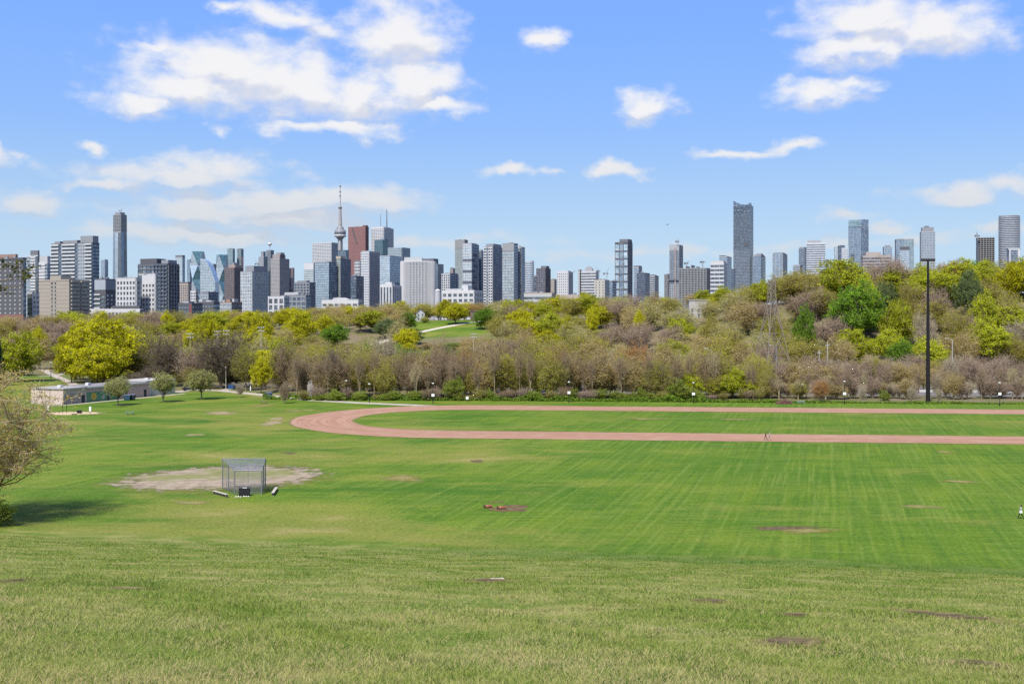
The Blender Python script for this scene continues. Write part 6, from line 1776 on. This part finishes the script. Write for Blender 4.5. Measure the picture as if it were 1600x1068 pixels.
# dumpsters
def dumpster(x, yb, c, label, rz=0):
    X0, Y0 = g0(x, yb)
    e = empty('dumpster', (X0, Y0, 0), label, 'dumpster', None, rz)
    mt = flat(c, .6, var=.15)
    MB().add([(-.8, -.55, .12), (.8, -.55, .12), (.8, .55, .12), (-.8, .55, .12), (-1.0, -.75, 1.45), (1.0, -.75, 1.45), (1.0, .75, 1.6), (-1.0, .75, 1.6)], [(0, 3, 2, 1), (4, 5, 6, 7), (0, 1, 5, 4), (1, 2, 6, 5), (2, 3, 7, 6), (3, 0, 4, 7)]).build('body', mt, e)
    MB().add([(-1.03, -.8, 1.46), (1.03, -.8, 1.46), (1.03, .8, 1.62), (-1.03, .8, 1.62), (-1.03, -.8, 1.54), (1.03, -.8, 1.54), (1.03, .8, 1.72), (-1.03, .8, 1.72)], [(0, 3, 2, 1), (4, 5, 6, 7), (0, 1, 5, 4), (1, 2, 6, 5), (2, 3, 7, 6), (3, 0, 4, 7)]).build('lid', flat((.10, .11, .14)), e)
    for sx in (-1, 1):
        MB().box(sx * 1.0 - .06, sx * 1.0 + .06, -.4, .4, .8, 1.0).build('lift_pocket', mt, e)
        for sy in (-.4, .4):
            w_ = MB().lathe([(.12, -.04), (.12, .04)], 10).build('wheel', BLACK, e); w_.location = (sx * .65, sy, .12); w_.rotation_euler = (0, R(90), 0)
dumpster(420, 621, (.025, .05, .20), 'blue dumpster beside the path')
dumpster(361, 607.5, (.03, .10, .26), 'bright blue bin under the biggest dark leafless tree')
dumpster(369, 608, (.02, .025, .04), 'black bin under the biggest dark leafless tree')
dumpster(199, 625, (.03, .07, .12), 'dark blue-green bin before the mural')
dumpster(206, 624.5, (.02, .03, .04), 'blackish bin at the end of the mural')
# cars
def car(X0, Y0, rz, c, label, kind='car', c2=None):
    e = empty('parked_car' if kind == 'car' else 'pickup_truck', (X0, Y0, tz(X0, Y0) + .02), label, 'car' if kind == 'car' else 'truck', None, rz)
    paint = flat(c, .35, .1, .05, 1)
    p2 = flat(c2, .4, .1, .05, 1) if c2 else paint
    if kind == 'car':
        prof = [(-2.2, .35), (2.2, .35), (2.25, .62), (2.1, .85), (1.1, .95), (.45, 1.42), (-1.0, 1.46), (-1.75, 1.05), (-2.2, .95)]
        gl = [(.98, .97), (.42, 1.36), (-.95, 1.40), (-1.6, 1.04)]
    else:
        prof = [(-2.7, .5), (2.7, .5), (2.75, .8), (2.6, 1.1), (1.5, 1.2), (1.0, 1.85), (-.4, 1.88), (-.55, 1.25), (-2.7, 1.22)]
        gl = [(1.4, 1.22), (.95, 1.78), (-.32, 1.8), (-.4, 1.26)]
    def ext(pr, hw):
        n = len(pr); return [(x, -hw, z) for x, z in pr] + [(x, hw, z) for x, z in pr], [tuple(range(n)), tuple(range(2 * n - 1, n - 1, -1))] + [(i, n + i, n + (i + 1) % n, (i + 1) % n) for i in range(n)]
    v, f = ext(prof, .9); MB().add(v, f).build('body', paint, e)
    v, f = ext(gl, .915); MB().add(v, f).build('windows', GL(G_DK), e)
    if c2:
        for sx in (-1.6, 1.2): MB().box(sx - .7, sx + .6, -.93, -.905, .62, 1.1).build('side_panel', p2, e)
    for sx in (-1.4, 1.4):
        for sy in (-.86, .86):
            w_ = MB().lathe([(.2, -.11), (.34, -.11), (.34, .11), (.2, .11)], 14).build('wheel', BLACK, e); w_.location = (sx, sy, .34); w_.rotation_euler = (R(90), 0, 0)
            h_ = MB().lathe([(.18, -.125), (.18, .125)], 10).build('hubcap', flat((.4, .4, .4), .4, .6), w_)
    for sy in (-.6, .6):
        MB().box(2.2 if kind == 'car' else 2.7, 2.26 if kind == 'car' else 2.78, sy - .18, sy + .18, .62, .78).build('headlight', flat((.7, .7, .66), .3), e)
car(*g0(390, 600), .2, (.62, .63, .65), 'white car parked under the trees at the path fork')
car(*g0(296, 610), .6, (.02, .022, .028), 'black car parked beside the pale end of the mural building')
def rd(x, off=0.0):       # a point on the near carriageway
    for Y in np.arange(325, 380, .25):
        X_ = X_at(x, Y)
        if Y >= np.interp(X_, [-10, 60, 130, 210, 330], [372, 366, 357, 347, 335]) + off: return (X_, float(Y))
car(*rd(1546, -2), -.12, (.40, .06, .05), 'red and white pickup on the road behind the lamp post', 'pickup', (.62, .60, .58))
car(*rd(1570, 2), -.12, (.60, .61, .62), 'white car ahead of the red and white pickup')
car(*rd(1395, 1.5), -.12, (.58, .58, .60), 'white car on the road behind the floodlight mast')
car(*rd(1275, -1.5), -.1, (.60, .61, .60), 'pale car on the road behind the small rust crowned tree')
car(*rd(1350, 2), -.1, (.22, .23, .25), 'grey car on the road among the leafless trees')
# road barrier
e = empty('guard_rail', (0, 0, 0), 'pale concrete and steel guard rail along the valley road', 'guard rail')
GP = [(20, 379.5), (60, 376), (130, 367), (210, 357), (330, 345)]
for i in range(4):
    a_, b_ = Vector((*GP[i], 0)), Vector((*GP[i + 1], 0))
    dd = (b_ - a_).normalized(); nn = Vector((-dd.y, dd.x, 0)) * .12
    MB().add([a_ - nn, b_ - nn, b_ + nn, a_ + nn] + [p + Vector((0, 0, .85)) for p in (a_ - nn, b_ - nn, b_ + nn, a_ + nn)], [(0, 3, 2, 1), (4, 5, 6, 7), (0, 1, 5, 4), (1, 2, 6, 5), (2, 3, 7, 6), (3, 0, 4, 7)]).build('barrier_run', flat((.42, .41, .40), .8, var=.15, scale=.3), e)
# tall floodlight mast
X0, Y0 = g0(1450, 628); k = Y0 / F
e = empty('floodlight_mast', (X0, Y0, 0), 'very tall black floodlight mast at the far side of the track', 'light mast')
Hm = (628 - 408) * k
MB().lathe([(.75, -.2), (.62, .6), (.55, Hm * .3), (.40, Hm * .65), (.30, Hm)], 12).build('pole', flat((.014, .012, .013), .5, .2), e)
MB().lathe([(.66, Hm * .30), (.66, Hm * .305)], 12).build('joint_collar', BLACK, e)
hd = MB().box(-2.0, 2.0, -.3, .3, Hm, Hm + .35).build('crossbar', BLACK, e)
for i in range(6):
    x_ = -1.75 + .7 * i
    fl = MB().box(x_ - .24, x_ + .24, -.45, .1, Hm + .36, Hm + .78).build('floodlight', BLACK, e)
    MB().box(x_ - .20, x_ + .20, -.48, -.451, Hm + .42, Hm + .74).build('lens', flat((.10, .10, .11), .3), fl)
# far ball court floodlights with pale heads
for x, yt, lab in ((297, 521, 'pale floodlight pole over the leafless trees beside the maple crowns'), (340, 517, 'pale floodlight pole behind the biggest dark leafless tree'), (354, 516, 'second pale floodlight pole behind the biggest dark leafless tree'), (408, 511, 'tallest pale floodlight pole behind the olive trees'), (740, 521, 'pale floodlight pole below the hillside clearing')):
    Y0 = 480.0; X0 = X_at(x, Y0); Hh = HC + (HY - yt) * Y0 / F
    e = empty('floodlight_pole', (X0, Y0, 0), lab, 'light pole')
    PL = flat((.36, .33, .28), .7)
    MB().tube((0, 0, -.2), (0, 0, Hh), .17, .11, 8).build('pole', PL, e)
    for r_ in range(2):
        MB().box(-1.5, 1.5, -.1, .1, Hh - .4 - r_ * 1.5, Hh - .2 - r_ * 1.5).build('crossbar', PL, e)
        for i in range(4):
            x_ = -1.2 + .8 * i; MB().box(x_ - .20, x_ + .20, -.4, .1, Hh - .19 - r_ * 1.5, Hh + .15 - r_ * 1.5).build('floodlight', flat((.42, .42, .40), .5), e)
# path lamp columns left
for x, yt, yb, lab in ((353, 575, 608, 'pale concrete lamp column beside the path bend'), (79.5, 567, 592, 'dark green lamp column on the lawn path'), (63, 562, 578, 'far lamp column on the lawn path')):
    X0, Y0 = g0(x, yb); Hh = (yb - yt) * Y0 / F
    e = empty('lamp_column', (X0, Y0, 0), lab, 'lamp post')
    mt = flat((.36, .33, .29), .8) if x == 353 else flat((.02, .04, .03), .6)
    MB().tube((0, 0, -.1), (0, 0, Hh), .16, .10, 8).build('pole', mt, e); MB().lathe([(.12, Hh), (.28, Hh + .15), (.22, Hh + .4), (.05, Hh + .48)], 10).build('lamp_head', flat((.6, .6, .58)), e)
# highway lamps on the far side of the valley
for x, yt, lab in ((1213, 539, 'curved arm highway lamp beside the lattice tower'), (1112, 544, 'curved arm highway lamp before the bare hillside trees'), (1293, 534, 'grey utility pole at the foot of the hillside'), (1280, 546, 'short grey utility pole at the foot of the hillside'), (1488, 528, 'curved arm highway lamp below the round lime trees')):
    Y0 = 415.0; X0 = X_at(x, Y0); Hh = HC + (HY - yt) * Y0 / F
    e = empty('highway_lamp', (X0, Y0, 0), lab, 'light pole')
    PL = flat((.36, .36, .35), .6)
    MB().tube((0, 0, -.2), (0, 0, Hh - .8), .18, .13, 8).build('pole', PL, e)
    if 'utility' in lab: MB().box(-.8, .8, -.1, .1, Hh - 1.2, Hh - 1.0).build('crossarm', PL, e); MB().tube((0, 0, Hh - .8), (0, 0, Hh), .13, .1, 8).build('pole_top', PL, e)
    else:
        am = MB(); pv_ = Vector((0, 0, Hh - .8))
        for i in range(1, 6):
            q = Vector((-2.0 * math.sin(i / 5 * 1.5), 0, Hh - .8 + .8 * math.sin(i / 5 * 1.57))); am.tube(pv_, q, .1, .09, 6); pv_ = q
        am.build('arm', PL, e); MB().box(pv_.x - .7, pv_.x, -.15, .15, pv_.z - .12, pv_.z + .06).build('lamp_head', flat((.55, .55, .55)), e)
# steel lattice tower
Y0 = 406.0; X0 = X_at(1206, Y0); k = Y0 / F
e = empty('lattice_tower', (X0, Y0, tz(X0, Y0)), 'tall rusty steel lattice transmission tower on the valley floor', 'pylon', None, .35)
STEEL = flat((.21, .178, .148), .8, .1, .25, .5)
def hh(y): return HC + (HY - y) * k
lv = [(0, 5.4), (hh(560), 4.4), (hh(520), 2.9), (hh(476), 1.25), (hh(462), 1.05), (hh(450), 1.0), (hh(437), .95)]
corner = [(-1, -1), (1, -1), (1, 1), (-1, 1)]
for cx, cy in corner:
    lg = MB()
    for (za, ra), (zb, rb) in zip(lv[:-1], lv[1:]): lg.tube((cx * ra, cy * ra, za), (cx * rb, cy * rb, zb), .16, .13, 4)
    lg.build('leg', STEEL, e)
for (za, ra), (zb, rb) in zip(lv[:-1], lv[1:]):
    br = MB()
    for i in range(4):
        (ax_, ay_), (bx_, by_) = corner[i], corner[(i + 1) % 4]
        br.tube((ax_ * ra, ay_ * ra, za), (bx_ * rb, by_ * rb, zb), .085, n=4); br.tube((bx_ * ra, by_ * ra, za), (ax_ * rb, ay_ * rb, zb), .085, n=4)
        br.tube((ax_ * rb, ay_ * rb, zb), (bx_ * rb, by_ * rb, zb), .085, n=4)
    br.build('bracing', STEEL, e, kind='stuff')
MB().tube((0, 0, hh(437)), (0, 0, hh(428)), .08, .05, 4).build('spike', STEEL, e)
for y in (440, 452, 464):
    MB().box(-1.6, 1.6, -.12, .12, hh(y), hh(y) + .22).build('crossarm', STEEL, e)
# brush pile
rng = np.random.default_rng(12)
n = 900
th = rng.random(n) * 6.28; rr_ = np.sqrt(rng.random(n))
X0, Y0 = g0(1227, 631)
P0 = np.stack([X0 + np.cos(th) * rr_ * 2.3, Y0 + 1 + np.sin(th) * rr_ * 1.6, (1 - rr_ ** 2) * 1.7 * rng.random(n)], -1)
P1 = P0 + rng.normal(0, .45, (n, 3)) * np.array([1, 1, .4]); P1[:, 2] = np.abs(P1[:, 2])
v, q = ribbons(P0, P1, .035, .02, rng)
me = np_mesh('brush_pile', v, quads=q); me.materials.append(flat((.20, .10, .085), .9, var=.3))
tag(link('brush_pile', me), 'reddish heap of cut branches at the end of the belt', 'brush pile')['kind'] = 'stuff'

# ------------------------------------------------------------------ houses on the far hill
def house(x, Y, wpx, hw, label, wall, roofc, rz=0.0, eave=5.0, gable=True):
    X0 = X_at(x, Y); z = tz(X0, Y)
    W = wpx * Y / F
    e = empty('house', (X0, Y, z - .3), label, 'house', None, rz)
    wm = WL(wall)
    if gable:
        pr = [(-W / 2, 0), (W / 2, 0), (W / 2, eave), (0, eave + W * .45), (-W / 2, eave)]
        n = 5
        MB().add([(a, 0, b) for a, b in pr] + [(a, hw, b) for a, b in pr], [tuple(range(n)), tuple(range(2 * n - 1, n - 1, -1))] + [(i, n + i, n + (i + 1) % n, (i + 1) % n) for i in range(n)]).build('wall', wm, e)
        rf = MB()
        for sx in (-1, 1):
            a_ = [(sx * (W / 2 + .4), -.4, eave - .25), (sx * (W / 2 + .4), hw + .4, eave - .25), (0, hw + .4, eave + W * .45 + .12), (0, -.4, eave + W * .45 + .12)]
            rf.add(a_ + [(p[0], p[1], p[2] + .2) for p in a_], [(0, 1, 2, 3), (4, 5, 6, 7), (0, 1, 5, 4), (1, 2, 6, 5), (2, 3, 7, 6), (3, 0, 4, 7)])
        r_ = rf.build('roof', WL(roofc), e)
        MB().box(W * .15, W * .15 + .8, hw * .4, hw * .4 + .8, eave + 1, eave + W * .45 + 1.2).build('chimney', WL(REDB), r_)
    else:
        MB().box(-W / 2, W / 2, 0, hw, 0, eave).build('wall', wm, e); MB().box(-W / 2 - .3, W / 2 + .3, -.3, hw + .3, eave, eave + .5).build('roof', WL(roofc), e)
    nb = max(2, int(W / 3))
    for r_ in range(2):
        for i in range(nb):
            cx = -W / 2 + (i + .5) * W / nb
            wd = MB().box(cx - .55, cx + .55, -.08, 0, 1.0 + r_ * 2.6, 2.6 + r_ * 2.6).build('window', GL(G_DK), e)
            MB().box(cx - .7, cx + .7, -.14, -.001, .86 + r_ * 2.6, .99 + r_ * 2.6).build('sill', WL(WHITE), wd)
    MB().box(-.5, .5, -.06, 0, .1, .85).build('door', WL(BROWN), e)
house(657, 734, 13, 9, 'white gabled house at the top of the hillside clearing', OFFW, (.30, .28, .27), .1, 5.5)
house(748, 728, 26, 9, 'brick house with pale windows beside the round yellow maple', (.22, .12, .10), (.14, .12, .12), 0.0, 6.0, False)
house(800, 700, 17, 9, 'orange brick gabled house among the yellow trees', (.40, .17, .11), (.30, .14, .10), .15, 5.5)
house(774, 690, 12, 8, 'low brick cottage beside the brick house', (.36, .28, .25), (.20, .17, .17), 0.0, 4.0)
house(1026, 610, 16, 9, 'red roofed brick house half hidden on the hillside', (.36, .15, .11), (.36, .14, .11), -.1, 6.0)
house(1092, 600, 30, 10, 'pale flat roofed house on the ridge below the white framed office', (.52, .50, .48), (.45, .44, .43), -.1, 9.5, False)
# pale hall with arched roof at the ridge edge
D = 860.0
e, L, Rr, H = building(503, 560, 566, 469, D, 'white low hall with shallow arched roof at the ridge edge', LGREY, [seg(g=G_DK, w=WHITE, sp=.6, fh=4, pier=.3, bay=6)], [seg(g=G_DK, w=OFFW, sp=.5)], name='low_block')
MB().add([(-L * .5 + L * .22 * math.cos(math.pi * i / 10), yy, H + 2.2 * math.sin(math.pi * i / 10)) for yy in (-.3, Rr * .6) for i in range(11)], [tuple(range(11)), tuple(range(21, 10, -1))] + [(i + 1, i, 11 + i, 12 + i) for i in range(10)]).build('arched_roof', WL(WHITE), e)

# ------------------------------------------------------------------ birds
def bird(x, y, Y, label, s=1.0, a_=.4):
    p = Vector((X_at(x, Y), Y, HC + (HY - y) * Y / F))
    e = empty('bird', p, label, 'bird', None, a_)
    BL = flat((.02, .02, .022), .7)
    MB().lathe([(.02, -.28), (.07, -.18), (.09, 0), (.07, .12), (.05, .2), (.055, .25), (.02, .33)], 8).build('body', BL, e, smooth=True).rotation_euler = (R(-90), 0, 0)
    for sx in (-1, 1):
        MB().add([(0, .12, .03), (0, -.10, .03), (sx * .3, .10, .16), (sx * .3, -.12, .14), (sx * .62, -.02, .10), (0, .12, .01), (0, -.10, .01), (sx * .3, .10, .145), (sx * .3, -.12, .125)], [(0, 1, 3, 2), (2, 3, 4), (5, 7, 8, 6), (7, 4, 8)]).build('wing', BL, e)
    e.scale = (s, s, s)
bird(1043, 351, 260, 'small dark bird gliding in the sky between two towers', 1.0)
bird(897.5, 424, 420, 'tiny dark bird over the white tower with narrow windows', 1.0, 1.2)
